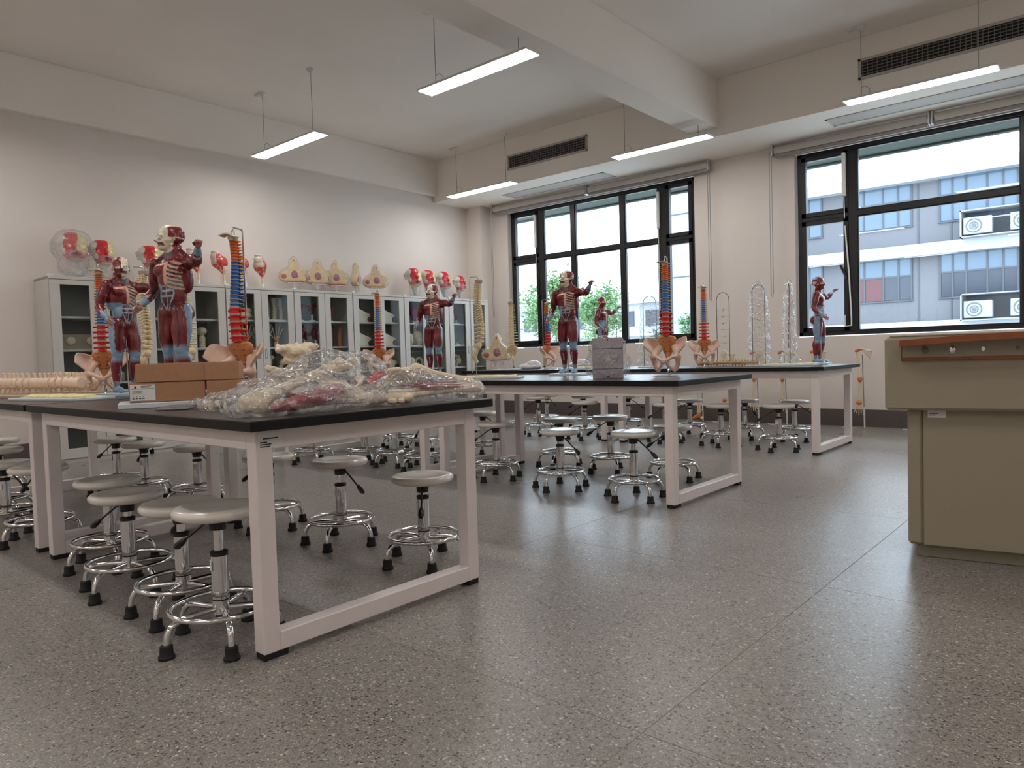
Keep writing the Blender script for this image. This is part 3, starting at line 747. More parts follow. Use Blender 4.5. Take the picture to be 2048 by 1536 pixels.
def sacrum_mesh(mat_cols):
    m=MB(); n=6
    P=[(0,.030,.155),(0,.044,.12),(0,.062,.085),(0,.070,.05),(0,.062,.02),(0,.050,.0)]; Wd=[.056,.056,.046,.034,.018,.007]
    for i in range(n-1):
        a=Vector(P[i]); b=Vector(P[i+1])
        for k in range(3):
            p=a.lerp(b,k/3); w_=Wd[i]+(Wd[i+1]-Wd[i])*k/3; m.ell(p,(w_,.014+.008*(1-i/n),.016),14)
    for s in(-1,1): m.ell((s*.044,.042,.138),(.024,.022,.026),10)
    me,Pv,near=organic(m,.004,2,.5,[sacm],'sacrum')
    base=np.array(mat_cols[0]); dk=np.array(mat_cols[1]); C=[]
    for p in Pv:
        c=base*(1+.12*noise.noise(Vector(p)*60))
        for z,x in ((.125,.026),(.098,.023),(.073,.019),(.05,.014)):
            if abs(abs(p[0])-x)<.0042 and abs(p[2]-z)<.0038 and p[1]<.07: c=dk
        if noise.noise(Vector(p)*130)>.55: c=dk*.5+base*.5
        C.append(c)
    setcol(me,C); return me
DISC={'o':MB().lathe([(.93,-.14),(.99,0),(.93,.14)],14,sy=.8).mesh('disc',discm,50),'n':MB().lathe([(.93,-.14),(.99,0),(.93,.14)],14,sy=.8).mesh('disc',bone_nat,50)}
HIP=hip_mesh(); SAC=sacrum_mesh((srgb(206,136,86),srgb(120,56,24))); SACN=sacrum_mesh((srgb(230,206,160),srgb(120,84,48)))
LUM=[.36+i*0 for i in range(5)]
def spine(x,y,rz,label,kind='o',pelvis=True,stand='chrome',scale=1.0,group=None,top=.84):
    e=empty('spine_model',(x,y,TT),rz,label,'anatomical model',group)
    z0=.285; pts=[]
    seq=['l']*5+['t']*12+['c']*7
    hs=[.034]*5+[.0205-.0003*i for i in range(12)]+[.0142]*7
    tot=sum(hs); sc=(.785-z0)/tot; z=z0
    def yc(z): u=(z-z0)/(.785-z0); return .011*math.sin(u*2*PI*.95+PI)*1.0+.012
    rr={'l':.0265,'t':.0232,'c':.0195}
    dm=MB(); nv=MB()
    for i,(k,h) in enumerate(zip(seq,hs)):
        h*=sc; zc=z+h*.5; y_=yc(zc); r=rr[k]*(1-.012*(i if k=='l' else (i-5) if k=='t' else 0)); 
        o=link('vertebra',VM[(k,kind)],e,(0,y_,zc)); sl=(yc(zc+.01)-yc(zc-.01))/.02; o.rotation_euler[0]=-math.atan(sl)
        hh=h*(.74 if kind=='o' else .66)/({'c':.9,'t':1.05,'l':1.1}[k]); kk=1.22 if kind=='n' else 1; o.scale=(r*kk,r*kk,hh)
        dd=link('disc',DISC[kind],e,(0,yc(z+h),z+h)); dd.scale=(r*(.85 if kind=='n' else 1),r*(.85 if kind=='n' else 1),h)
        for s in(-1,1): nv.tube([(s*r*.6,y_+r*.8,z+h),(s*r*1.7,y_+r*.9,z+h*.8)],[.003,.0022],5)
        z+=h
    if kind=='o': nv.build('nerve_roots',yellown,e,50)['kind']='stuff'
    so=link('sacrum',SAC if kind=='o' else SACN,e,(0,0,.122)); 
    if pelvis: link('hip_bones',HIP,e,(0,0,.095))
    if kind=='o':
        oc=MB(); oc.grid(lambda u,v:(-.05+.09*u,-.03+.05*v-.01*u,.80+.012*math.sin(PI*u)+.01*(1-u)),8,4,.006); oc.lathe([(.02,.785),(.026,.80),(.018,.812)],12,(0,yc(.78)-.0,0)); oc.build('skull_base',bonem,e)
    else:
        MB().lathe([(.02,.782),(.031,.788),(.033,.812),(.026,.816)],16,(0,yc(.78),0)).build('skull_base',pm('occiput_grey',srgb(172,156,138),.6,var=.1,vscale=40),e)
    st=steel if stand=='chrome' else blackm
    if stand=='chrome':
        MB().box(-.085,-.05,0,.085,.05,.006,.002).build('stand_base',chrome,e)
        MB().tube([(.0,.10,.005),(.0,.10,.84),(0,.092,.852),(0,.03,.852),(0,yc(.78),.845)],.0045,8).build('stand_rod',chrome,e)
        MB().box(-.02,.03,.0,.02,.11,.006,.002).build('stand_foot',chrome,e)
        MB().tube([(0,.08,.005),(0,.055,.06),(0,.058,.125)],.005,8).build('lower_rod',chrome,e)
        MB().tube([(0,yc(.78)-.012,.80),(0,yc(.78)-.014,.825),(0,yc(.78),.84),(0,yc(.78)+.012,.825),(0,yc(.78)+.012,.80)],.003,6).build('hook_ring',chrome,e)
    else:
        MB().box(-.10,-.08,0,.10,.12,.012,.002).build('stand_base',plate_w,e)
        MB().tube([(0,.095,.01),(0,.095,.80),(0,.09,.835),(0,.03,.84),(0,yc(.78),.815)],.004,8).build('stand_rod',steel,e)
        MB().tube([(0,.06,.0),(0,.055,.13)],.004,6).build('lower_rod',steel,e)
    MB().ell((0,.095,.03),(.009,.009,.012),10).build('stand_knob',plastic_b,e)
    e.scale=(scale,)*3
    return e
GC='coloured spine models with pelvis'
spine(-3.36,1.80,face(0,0,-62),'coloured spine and pelvis behind the right-hand cardboard boxes',group=GC)
spine(-5.08,1.80,face(0,0,-25),'coloured spine and pelvis beside the muscle figure on a pale blue base',group=GC)
spine(-5.50,4.40,face(0,0,-45),'coloured spine and pelvis on the bench before the glass cabinets',group=GC)
spine(-2.53,4.60,face(0,0,-74),'coloured spine and pelvis on a chrome stand beside the bagged grey box',group=GC)
spine(-3.28,6.75,face(0,0,-65),'coloured spine and pelvis next to the bare wire-arch stand',group=GC)
spine(-5.45,7.0,face(0,0,-5),'coloured spine and pelvis in front of the corner window sash, side on',group=GC)
GN='natural bone spine models'
spine(-4.32,4.60,face(0,0,60),'yellowish natural bone spine hanging in front of the corner pier','n',False,'w',1.04,GN)
spine(-5.86,6.77,face(0,0,-60),'yellowish natural bone spine next to the foil bag','n',False,'w',1.04,GN)
spine(-5.13,2.12,face(0,0,100),'natural bone spine behind the arm of the muscle figure, cabinet end','n',False,'w',1.02,GN)
spine(-4.66,2.17,face(0,0,130),'natural bone spine between the muscle figure and a coloured spine','n',False,'w',1.02,GN)

# ------------------------------------------------------------------ cardboard boxes
def carton(px,py,z,deg,w_,d,h,label,lab=False):
    """front face centre at px,py; deg = heading of the front face's outward normal"""
    e=empty('cardboard_box',(px,py,z),math.radians(deg+90),label,'box','small cardboard boxes')
    m=MB()
    m.box(-w_/2,0,0,w_/2,d,h,.0025); m.build('carton',card,e)
    MB().box(-w_/2+.002,.002,h,w_/2-.002,d/2-.001,h+.003,.001).build('lid_flap',card,e); MB().box(-w_/2+.002,d/2+.001,h,w_/2-.002,d-.002,h+.003,.001).build('lid_flap',card,e)
    if lab:
        l=MB().box(-w_/2+.003,-.0012,.008,-w_/2+.10,.0,.076).build('shipping_label',labelm,e,None)
        k=MB()
        k.X=Matrix.Translation((-w_/2+.024,-.0013,.066))@Matrix.Rotation(PI/2,4,'X'); k.lathe([(.005,0),(.005,.0006)],14); k.X=None
        for (a,b_,zz,t_) in ((.045,.085,.069,.002),(.045,.08,.063,.0015),(.008,.095,.058,.0014),(.010,.05,.046,.0018),(.010,.045,.041,.0014),(.010,.052,.036,.0014)): k.box(-w_/2+a,-.0019,zz,-w_/2+b_,-.0012,zz+t_)
        for q in range(4): k.box(-w_/2+.010+.013*q,-.0019,.015,-w_/2+.019+.013*q,-.0012,.0185); k.box(-w_/2+.012+.013*q,-.0019,.024,-w_/2+.016+.013*q,-.0012,.0265)
        k.build('label_print',inkm,l,None)
    return e
# positions follow the sight lines measured in the photograph
carton(-3.185,1.385,.815,-22,.30,.20,.080,'lower cardboard box carrying a white shipping label',True)
carton(-3.178,1.398,.900,-23,.275,.18,.078,'upper cardboard box lying on the one with a shipping label')
carton(-3.035,1.60,.815,-40,.215,.11,.080,'lower cardboard box without a label, next to the bagged bones')
carton(-3.075,1.575,.900,-40,.145,.10,.078,'small upper cardboard box next to the coloured spine')
sl=empty('spare_base_board',(-3.26,1.42,TT),math.radians(68),'pale blue-white board lying under the cardboard boxes','board')
MB().box(-.20,-.10,0,.24,.16,.0225,.003).build('board',plate_w,sl); MB().box(-.19,-.09,.0225,.23,.15,.0235).build('board_face',plate_w,sl)
sl=empty('thin_steel_plate',(-2.98,1.33,TT),math.radians(55),'thin grey metal plate lying at the edge of the bagged bones','plate')
MB().box(-.06,-.10,0,.06,.10,.012,.004).build('plate',alum,sl); MB().box(-.05,-.09,.012,.05,.09,.014,.001).build('plate_face',alum,sl)

# ------------------------------------------------------------------ bagged skeleton parts
def film_mesh(ells,vox,amp,freq,mat,name,floor_z=None,seed=0,it=3):
    m=MB()
    for c,r in ells: m.ell(c,r,16)
    me,P,_=organic(m,vox,it,.5,[mat],name)
    N=np.empty(len(P)*3,np.float32); me.vertices.foreach_get('normal',N); N=N.reshape(-1,3)
    Q=P.copy()
    for i in range(len(P)):
        p=Vector(P[i])*freq+Vector((seed,0,0)); q=p+Vector((noise.noise(p*.7),noise.noise(p*.7+Vector((9,2,4))),0))*1.1
        d,_p=noise.voronoi(q*.8); d2,_p=noise.voronoi(q*1.9+Vector((4,1,8)))
        Q[i]+=N[i]*amp*((d[1]-d[0])*-1.3+.55+(1-abs(noise.noise(q))*2.2)*.5-(d2[1]-d2[0])*.6)
        if floor_z is not None and Q[i][2]<floor_z: Q[i][2]=floor_z+.001
    me.vertices.foreach_set('co',Q.ravel().astype(np.float32)); me.update(); me.set_sharp_from_angle(angle=math.radians(24))
    return me
def pit(me,amp=.009,fr=42):
    n=len(me.vertices); P=np.empty(n*3,np.float32); N=np.empty(n*3,np.float32); me.vertices.foreach_get('co',P); me.vertices.foreach_get('normal',N); P=P.reshape(-1,3); N=N.reshape(-1,3)
    for i in range(n): P[i]+=N[i]*amp*(min(.25,noise.noise(Vector(P[i])*fr))+.5*noise.noise(Vector(P[i])*fr*2.2))
    me.vertices.foreach_set('co',P.ravel()); me.update(); return me
def long_bone(m,a,b,r,k1,k2,n=10):
    a=Vector(a);b=Vector(b); m.tube([a,a.lerp(b,.12),a.lerp(b,.3),a.lerp(b,.5),a.lerp(b,.7),a.lerp(b,.88),b],[k1,k1*.85,r*1.05,r,r*1.05,k2*.8,k2],n)
    m.ell(a,(k1*1.15,k1*1.05,k1),10); m.ell(b,(k2*1.15,k2*1.05,k2),10)
G='skeleton limb models in plastic bags'
e=empty('bagged_leg_skeleton',(0,0,0),0,'cream leg bones with a dark red muscle inside the larger clear bag','anatomical model')
m=MB(); K=Vector((-2.245,1.262,.842)); Hh=Vector((-2.43,1.74,.955))
m.tube([K,K.lerp(Hh,.1),K.lerp(Hh,.22),K.lerp(Hh,.5),K.lerp(Hh,.8),K.lerp(Hh,.93)],[.04,.034,.021,.0185,.02,.026],14)
m.ell(K+Vector((.012,.006,-.012)),(.03,.032,.034),12); m.ell(K+Vector((-.03,-.012,-.008)),(.03,.03,.034),12); m.ell(Hh,(.03,.028,.03),12); m.tube([K.lerp(Hh,.93),Hh+Vector((.05,.03,.0))],[.024,.018],10); m.ell(Hh+Vector((.055,.03,.005)),.026,12)
link('femur',organic(m,.006,3,.5,[bonem],'femur')[0],e)
m=MB(); mm=[(-2.185,1.285,.812),(-2.185,1.36,.824),(-2.195,1.45,.838),(-2.22,1.53,.852),(-2.245,1.60,.864),(-2.255,1.625,.862)]
m.tube(mm,[.016,.040,.052,.052,.038,.014],16,flat=.6); link('thigh_muscle',organic(m,.006,3,.5,[pm('dark_red_muscle',srgb(142,30,44),.35,var=.25,vscale=30,bump=.3,bscale=70,coat=.3)],'thigh_muscle')[0],e)
RM=MATS['dark_red_muscle']
MB().tube([(-2.252,1.62,.864),(-2.26,1.68,.862),(-2.28,1.73,.88),(-2.34,1.77,.90)],[.012,.007,.009,.02],10,flat=.6).build('tendon',bonem,e)
m=MB(); long_bone(m,(-2.36,1.34,.815),(-2.24,1.74,.822),.014,.028,.024); m.build('shin_bone',bonem,e)
m=MB(); m.grid(lambda u,v:(-2.26-.17*v+.02*math.sin(5*u),1.62+.17*u,.83+.09*v*(1-.3*u)+.015*math.sin(6*v)),10,8,.012); link('hip_plate',organic(m,.007,3,.5,[bonem],'hip_plate')[0],e)
m=MB()
for q in range(9):
    a=Vector((-2.75-.03*(q%3),1.36+.03*(q//3),.80+.012*(q%2))); m.tube([a,a+Vector((-.03,.012,.004)),a+Vector((-.06,.02,0))],[.011,.008,.01],8)
link('foot_bones',m.mesh('foot_bones',bonem,40),e)['kind']='stuff'
MB().tube([(-2.62,1.40,.845),(-2.60,1.42,.852),(-2.585,1.435,.846)],[.006,.012,.005],8).build('black_clip',plastic_b,e)
bg1=film_mesh([((-2.87,1.41,.80),(.10,.07,.035)),((-2.68,1.40,.805),(.15,.10,.055)),((-2.47,1.40,.815),(.14,.13,.06)),((-2.27,1.30,.832),(.13,.12,.078)),((-2.22,1.45,.835),(.10,.2,.07)),((-2.34,1.50,.85),(.17,.15,.10)),((-2.38,1.64,.875),(.175,.16,.135)),((-2.36,1.77,.89),(.155,.11,.11)),((-2.25,1.62,.82),(.1,.2,.045))],.009,.013,15,bagm,'clear_bag',TT)
o=link('plastic_bag',bg1); tag(o,'large crumpled clear plastic bag around cream leg bones and red muscle','plastic bag')
# protruding upper vertebrae / sacrum at the open end of the bag
e=empty('pelvic_bone_cluster',(-2.56,1.63,.87),0,'cream porous bone cluster sticking out of the larger clear bag','anatomical model')
m=MB()
for c,r in (((0,0,.14),(.05,.07,.03)),((.0,.05,.155),(.04,.04,.025)),((0,-.055,.15),(.03,.035,.018)),((0,.01,.10),(.035,.04,.03)),((0,-.02,.06),(.03,.03,.04))): m.ell(c,r,12)
for q in range(7): m.tube([(-.02+.006*q,-.06+.02*q,.15),(-.025+.01*q,-.075+.026*q,.178-.004*abs(q-3))],[.016,.011],7)
m.tube([(.0,-.06,.11),(.01,-.02,.10)],[.014,.02],8)
link('sacral_block',pit(organic(m,.0048,1,.5,[bonem],'sacral_block')[0]),e)
m=MB()
for c,r in (((.01,-.10,.055),(.035,.035,.028)),((.01,-.105,.01),(.03,.03,.022)),((0,-.05,.02),(.03,.04,.03))): m.ell(c,r,12)
for q in range(5): m.tube([(.01,-.12+.01*q,.06),(.02,-.145+.018*q,.085-.006*q)],[.013,.009],7)
link('vertebra_block',pit(organic(m,.0048,1,.5,[bonem],'vertebra_block')[0]),e)
MB().ell((.0,-.06,-.03),(.05,.04,.016),12).build('red_muscle_pad',RM,e)
# second bag: shoulder and arm
e=empty('bagged_arm_skeleton',(0,0,0),0,'cream shoulder blade and arm bones with red muscles inside the flatter clear bag','anatomical model')
m=MB(); long_bone(m,(-2.26,2.0,.925),(-2.14,2.185,.868),.013,.026,.022); m.build('upper_arm_bone',bonem,e)
m=MB(); long_bone(m,(-2.19,1.80,.818),(-2.105,2.20,.842),.011,.020,.026); m.build('forearm_bone',bonem,e)
m=MB(); long_bone(m,(-2.23,1.83,.835),(-2.13,2.15,.852),.008,.014,.015); m.build('forearm_bone',bonem,e)
m=MB(); m.grid(lambda u,v:(-2.30+.05*v,1.86+.15*u,.84+.085*v*(1-.25*u)+.012*math.sin(5*u)),10,8,.014); m.tube([(-2.3,1.86,.92),(-2.26,2.0,.925)],[.012,.014],8); link('shoulder_blade',organic(m,.006,3,.5,[bonem],'shoulder_blade')[0],e)
for q in range(3): MB().tube([(-2.23+.03*q,1.90+.02*q,.862-.006*q),(-2.2+.03*q,2.0,.868-.008*q),(-2.15+.02*q,2.13,.862-.008*q)],[.008,.016,.006],10,flat=.6).build('muscle_strip',RM,e)
m=MB(); m.tube([(-2.31,1.79,.875),(-2.3,1.83,.905),(-2.29,1.86,.915)],[.012,.014,.01],10); m.build('red_muscle',redv,e); m=MB(); m.tube([(-2.27,1.80,.85),(-2.27,1.84,.885),(-2.27,1.87,.90)],[.014,.018,.012],10); m.build('collar_bone',bonem,e)
m=MB(); long_bone(m,(-2.22,1.76,.815),(-2.12,1.83,.82),.012,.02,.018)
for q in range(6): m.ell((-2.16+.012*(q%3),1.78+.03*(q//2),.808),(.018,.016,.013),8)
m.build('wrist_bones',bonem,e)['kind']='stuff'
bg2=film_mesh([((-2.24,1.84,.83),(.12,.10,.06)),((-2.24,1.95,.85),(.12,.13,.075)),((-2.19,2.08,.835),(.11,.12,.055)),((-2.14,2.17,.832),(.09,.075,.045))],.0085,.010,17,bagm,'clear_bag_flat',TT,5)
o=link('plastic_bag',bg2); tag(o,'flatter crumpled clear plastic bag at the bench end around arm bones','plastic bag')

# ------------------------------------------------------------------ boards with flat reliefs
def relief_board(x,y,rz,L,Wd,label,n=9,bump=.02,seed=0):
    e=empty('relief_board',(x,y,TT),rz,label,'anatomical board','white boards with yellow nerve reliefs')
    MB().box(-L/2,-Wd/2,0,L/2,Wd/2,.016,.003).build('board',plate_w,e)
    m=MB(); rs=random.Random(seed)
    m.tube([(-L*.44+L*.88*k/n,.012*math.sin(k*1.3+seed),.02) for k in range(n+1)],[Wd*.12+Wd*.12*abs(math.sin(k*1.7+seed)) for k in range(n+1)],10,flat=.28)
    for k in range(n*2):
        xx=-L*.42+L*.84*k/(2*n); sg=1 if k%2 else -1; m.tube([(xx,0,.02),(xx+.01,sg*Wd*.25,.02),(xx+.02,sg*Wd*.42,.017)],[.006,.005,.003],6)
    link('nerve_relief',organic(m,.005,2,.5,[yel_tray],'nerve_relief')[0],e)
    return e
relief_board(-4.72,1.44,math.radians(15),.62,.24,'white relief board under the pale blue-based muscle figure',seed=1)
relief_board(-3.98,4.18,math.radians(25),.72,.17,'white board with a yellow relief beside the natural bone spine',seed=2)
relief_board(-4.70,6.72,math.radians(8),.66,.16,'white board with a yellow relief between the foil bag and muscle figure',seed=3)
relief_board(-2.50,6.95,math.radians(20),.50,.16,'white board with a yellow relief at the window-side bench end',seed=4)
def lying_spine(x,y,rz,n,label,sc=1.0,mt=None,board=True):
    e=empty('flat_spine_model',(x,y,TT),rz,label,'anatomical model','spine models lying flat')
    if board: MB().box(-.06*n/2*sc-.06,-.13*sc,0,.06*n/2*sc+.06,.13*sc,.018,.003).build('board',pm('tan_board',srgb(196,172,146),.5),e)
    vm=VL if mt is None else VLN
    for k in range(n):
        o=link('vertebra',vm,e,((k-(n-1)/2)*.06*sc,.008*math.sin(k),.074*sc+(.012 if board else 0))); o.rotation_euler=(0,PI/2,0); o.scale=(.036*sc*(1-.01*k),.034*sc,.05*sc)
    return e
VL=vert_mesh('l',pm('cream_cast',srgb(240,214,190),.4,var=.06,vscale=30)); VLN=vert_mesh('l',pm('tan_cast',srgb(206,160,104),.5,var=.1,vscale=40))
lying_spine(-5.42,1.50,math.radians(12),17,'large cream spine model lying on a board at the bench side',1.05)
lying_spine(-5.85,1.9,math.radians(10),13,'second cream spine model lying behind the large one',1.0)
lying_spine(-3.30,7.0,math.radians(25),11,'small tan spine lying at the foot of the bare wire arch',.5,1,False)
lying_spine(-2.98,7.02,math.radians(15),9,'small tan spine lying beside the bagged wire arch',.5,1,False)

# ------------------------------------------------------------------ wire-arch stands
def arch(x,y,rz,label,h=.78,w_=.066,bag=None,lab2=None):
    e=empty('wire_arch_stand',(x,y,TT),rz,label,'anatomical model','wire-arch vertebra stands')
    MB().box(-.14,-.09,0,.14,.09,.012,.002).build('base_board',plate_w,e)
    hh=h-w_
    P=[(-w_,0,.01),(-w_,0,hh*.5),(-w_,0,hh)]+[(-w_*math.cos(PI*k/10),0,hh+w_*1.25*math.sin(PI*k/10)) for k in range(1,10)]+[(w_,0,hh),(w_,0,hh*.5),(w_,0,.01)]
    MB().tube(P,.0036,6).build('wire_arch',pm('dark_wire',srgb(84,80,76),.4,.5),e)
    for k in range(6):
        z=.25+.072*k; MB().tube([(-w_,0,z),(w_,0,z)],.0012,5).build('cross_wire',steel,e)
        o=link('vertebra',VM[('l' if k<2 else 't','n')] if k<3 else VB,e,(0.004*(k%2),0,z-.006)); o.scale=(.011,.011,.009); o.rotation_euler=(.3*k,.2,.7*k)
    m=MB(); m.ell((0,0,.13),(.04,.02,.045),10); m.ell((.03,.01,.07),(.03,.02,.035),10); link('sacrum_piece',organic(m,.006,2,.5,[bonem],'sacrum_piece')[0],e)
    if bag:
        bw=bag
        el=[((0,0,.05),(.13*bw,.10,.06)),((.0,0,.2),(.11*bw,.07,.2)),((0.01,0,.42),(.10*bw,.055,.22)),((0,0,.62),(.088*bw,.045,.19)),((0,0,.80),(.05*bw,.03,.05))]
        me=film_mesh(el,.010,.014,15,bag2,'arch_bag',.004,x*7); o=link('plastic_bag',me,None,(x,y,TT),rz); tag(o,lab2,'plastic bag')
    return e
VB=vert_mesh('t',bonem)
arch(-3.40,7.46,face(0,0,-70),'bare wire-arch stand with six loose vertebrae')
arch(-2.86,7.10,face(0,0,-65),'wire-arch stand of vertebrae inside the bag with a flared foot',.80,.06,1.0,'tall clear bag flaring at its foot over a wire arch')
arch(-2.60,7.22,face(0,0,25),'wire-arch stand of vertebrae turned edge-on inside a bag',.80,.06,.85,'tall clear bag over the wire arch that stands edge-on')
arch(-4.12,7.14,face(0,0,-60),'wire-arch stand of vertebrae in the widest bag before the window',.78,.072,1.25,'widest tall clear bag over a wire arch before the window')
arch(-4.66,7.2,face(0,0,-55),'bare wire-arch stand just behind the bagged grey box',.74,.052)

# ------------------------------------------------------------------ bagged grey box
e=empty('grey_model_box',(-2.80,4.26,TT),math.radians(34),'grey panelled box tied in clear plastic beside the muscle figure','box')
MB().box(-.105,-.06,0,.105,.07,.28,.004).build('carcass',pm('grey_board_dark',srgb(84,80,88),.7),e)
for a,b_ in ((0,.064),(.069,.204),(.209,.28)): MB().box(-.106,-.064,a+.001,.106,-.0605,b_,.001).build('front_panel',greyboard,e)
for z in (.015,.268): MB().lathe([(.006,0),(.006,.003)],10,(0,0,0)).build('screw',blackm,e)
k=0
for c in kids(e):
    if c.name.startswith('screw'): c.rotation_euler[0]=PI/2; c.location=(0,-.063,(.015,.268)[k]); k+=1
m=MB()
for q in range(14):
    a=2*PI*q/14; m.tube([(0,-.072,.13),(.02*math.cos(a),-.070,.13+.02*math.sin(a)),(.045*math.cos(a+.2),-.067,.13+.05*math.sin(a+.2))],[.006,.003,.001],5)
me=film_mesh([((0,0,.14),(.125,.085,.15)),((.0,0,.05),(.145,.10,.06)),((0,0,.2),(.12,.08,.1)),((.06,0,.1),(.1,.07,.1)),((-.06,0,.1),(.1,.07,.1)),((.06,0,.22),(.07,.07,.07)),((-.06,0,.22),(.07,.07,.07))],.010,.010,18,bag2,'box_bag',.001,3)
o=link('plastic_bag',me,None,(-2.80,4.26,TT),math.radians(34)); tag(o,'clear plastic bag knotted over the grey panelled box','plastic bag')
m.build('bag_knot',pm('gathered_film',srgb(215,205,195),.3),o,50)

# bagged pelvis section and foil bags on the far bench
def polyx(m,poly,x0,x1):
    n=len(poly); vs=[(x0,y,z) for y,z in poly]+[(x1,y,z) for y,z in poly]
    m.add(vs,[tuple(range(n-1,-1,-1)),tuple(range(n,2*n))]+[(i,(i+1)%n,n+(i+1)%n,n+i) for i in range(n)])
SECT=[(-.2,.17),(-.195,.25),(-.10,.31),(-.05,.38),(-.02,.47),(.02,.475),(.04,.40),(.08,.335),(.165,.285),(.175,.25),(.14,.225),(.155,.19),(.15,.145),(.12,.135),(-.10,.135),(-.16,.145)]
secm=pm('section_cream',srgb(232,206,150),.4,var=.1,vscale=20,coat=.3); secp=pm('section_purple',srgb(160,66,104),.35,coat=.3); secr=pm('section_red',srgb(190,50,44),.35,coat=.3); seco=pm('section_skin',srgb(218,150,110),.4)
def section(x,y,z,rz,label,thin=1.0,bag=True,scale=1.0,group=None,bl=None,seed=0):
    e=empty('pelvis_section',(x,y,z),rz,label,'anatomical model',group); t_=.05*thin
    m=MB(); polyx(m,SECT,-t_,t_); link('section_body',organic(m,.009,2,.5,[secm],'section_body')[0],e)
    MB().ell((t_,.0,.235),(.02,.048,.055),14).build('purple_organ',secp,e); MB().ell((t_*.8,.03,.215),(.018,.03,.03),10).build('purple_organ',secp,e)
    MB().ell((t_*.6,-.145,.205),(.03,.055,.05),12).build('red_muscle',secr,e)
    MB().ell((t_*.5,.145,.25),(.025,.03,.035),10).build('skin_fold',seco,e)
    MB().ell((t_*.9,.0,.43),(.012,.010,.022),8).build('red_vessel',secr,e)
    MB().box(-t_,-.10,.125,t_*1.02,.13,.137,.004).build('red_edge',secr,e); MB().box(-t_*.9,-.10,.112,t_*.9,.12,.126,.004).build('white_bracket',whitep,e)
    MB().tube([(0,0,.01),(0,0,.115)],.009,10).build('stem',whitep,e); MB().lathe([(.085,0),(.085,.008),(.02,.014)],24).build('foot_disc',whitep,e)
    e.scale=(scale,)*3
    if bag:
        me=film_mesh([((0,-.1,.22),(.08*thin+.01,.12,.10)),((0,0,.25),(.085*thin+.01,.14,.13)),((0,.1,.22),(.08*thin+.01,.11,.10)),((0,0,.38),(.06*thin,.07,.12)),((0,0,.1),(.05,.09,.06))],.013,.013,12,bag2,'section_bag',.012,seed)
        o=link('plastic_bag',me,None,(x,y,z),rz); o.scale=(scale,)*3; tag(o,bl,'plastic bag')
    return e
section(-6.18,6.86,TT-.0,math.radians(-60),'bagged purple-centred body section standing on the far bench',.9,True,.95,None,'clear bag over the purple-centred section beside the natural bone spine',4)
foil=pm('foil_bag',srgb(226,226,230),.25,var=.06,vscale=20,bump=.6,bscale=40)
for (x,y,s_,lab) in ((-5.78,7.02,1.0,'shiny white foil bag lying between two bone models'),(-5.28,7.38,.9,'shiny white foil bag lying behind the side-on coloured spine')):
    me=film_mesh([((0,0,.03),(.16*s_,.10,.04)),((.04,0,.05),(.10*s_,.08,.055))],.009,.012,16,foil,'foil_bag',.001,x)
    tag(link('foil_bag',me,None,(x,y,TT),.3),lab,'bag')

# ------------------------------------------------------------------ models on top of the cabinets
def head_model(y,label,tilt=0,bag=False,bl=None,blue_=False,sc=1.0):
    x=-8.42; e=empty('face_muscle_model',(x,y,CH),math.radians(-18+tilt),label,'anatomical model','face muscle models on the cabinets')
    MB().box(-.11,-.12,0,.11,.12,.012,.003).build('base_board',pm('blue_board',srgb(92,160,200),.4) if blue_ else plate_w,e)
    MB().tube([(-.02,-.06,.01),(-.02,-.06,.26)],.005,6).build('support_rod',steel,e)
    m=MB(); m.ell((0,0,.385),(.10,.145,.10),20); m.ell((.02,.015,.30),(.10,.125,.11),20); m.ell((.055,.03,.235),(.07,.095,.06),16); m.ell((.12,.02,.325),(.03,.025,.035),10)
    m.tube([(-.02,-.13,.40),(-.02,-.10,.30)],[.04,.04],10)
    m.tube([(.0,.02,.22),(0,.03,.13),(0,.035,.04)],[.075,.055,.03],14)
    for dz in (.262,.232): m.tube([(.098,-.03,dz),(.118,.03,dz+.004*(1 if dz>.25 else -1)),(.09,.085,dz)],[.009,.013,.009],8)
    me,P,near=organic(m,.008,2,.5,[musc],'face'); C=[]
    R_=np.array(srgb(208,40,44)); PK=np.array(srgb(206,120,128)); YL=np.array(srgb(226,208,150)); WH=np.array(srgb(206,202,196)); DKP=np.array(srgb(110,40,52))
    for p in P:
        x_,y_,z=p; n_=noise.noise(Vector(p)*26); y0_=y_; y_=y_+.035*noise.noise(Vector(p)*13)+.03*(z-.32)*2; z=z+.02*noise.noise(Vector(p)*15+Vector((5,5,5)))
        if z<.185: c=WH*(.95+.1*n_)
        elif z<.205: c=YL
        elif ((y0_-.03)/.068)**2+((p[2]-.25)/.042)**2<1 and x_>.04: c=DKP if ((y0_-.03)/.048)**2+((p[2]-.248)/.022)**2<1 else PK
        elif y_<-.075+.02*n_: c=WH if z>.25 else PK
        elif y_<.035+.01*n_ : c=R_*(.9+.3*n_) if (z>.29 or n_>.1) else PK
        elif z>.27: c=YL*(.95+.15*n_)
        else: c=PK
        if z>.462: c=R_ if y_<.03 else YL
        C.append(np.clip(c,0,1))
    setcol(me,C); link('face',me,e)
    e.scale=(sc,)*3
    if bag:
        fm=film_mesh([((0,0,.33),(.17,.20,.19)),((0,0,.14),(.12,.15,.12))],.016,.014,9,bag2,'head_bag',.014,y)
        o=link('plastic_bag',fm,None,(x,y,CH),math.radians(-18)); tag(o,bl,'plastic bag')
    return e
head_model(2.75,'face muscle model with open mouth in a clear bag at the cabinet row end',0,True,'rounded clear bag over the face muscle model at the row end')
head_model(3.03,'face muscle model tilted upward, beside the bagged one at the row end',14,sc=.9)
head_model(3.53,'face muscle model behind the raised-fist muscle figure',8,sc=.88)
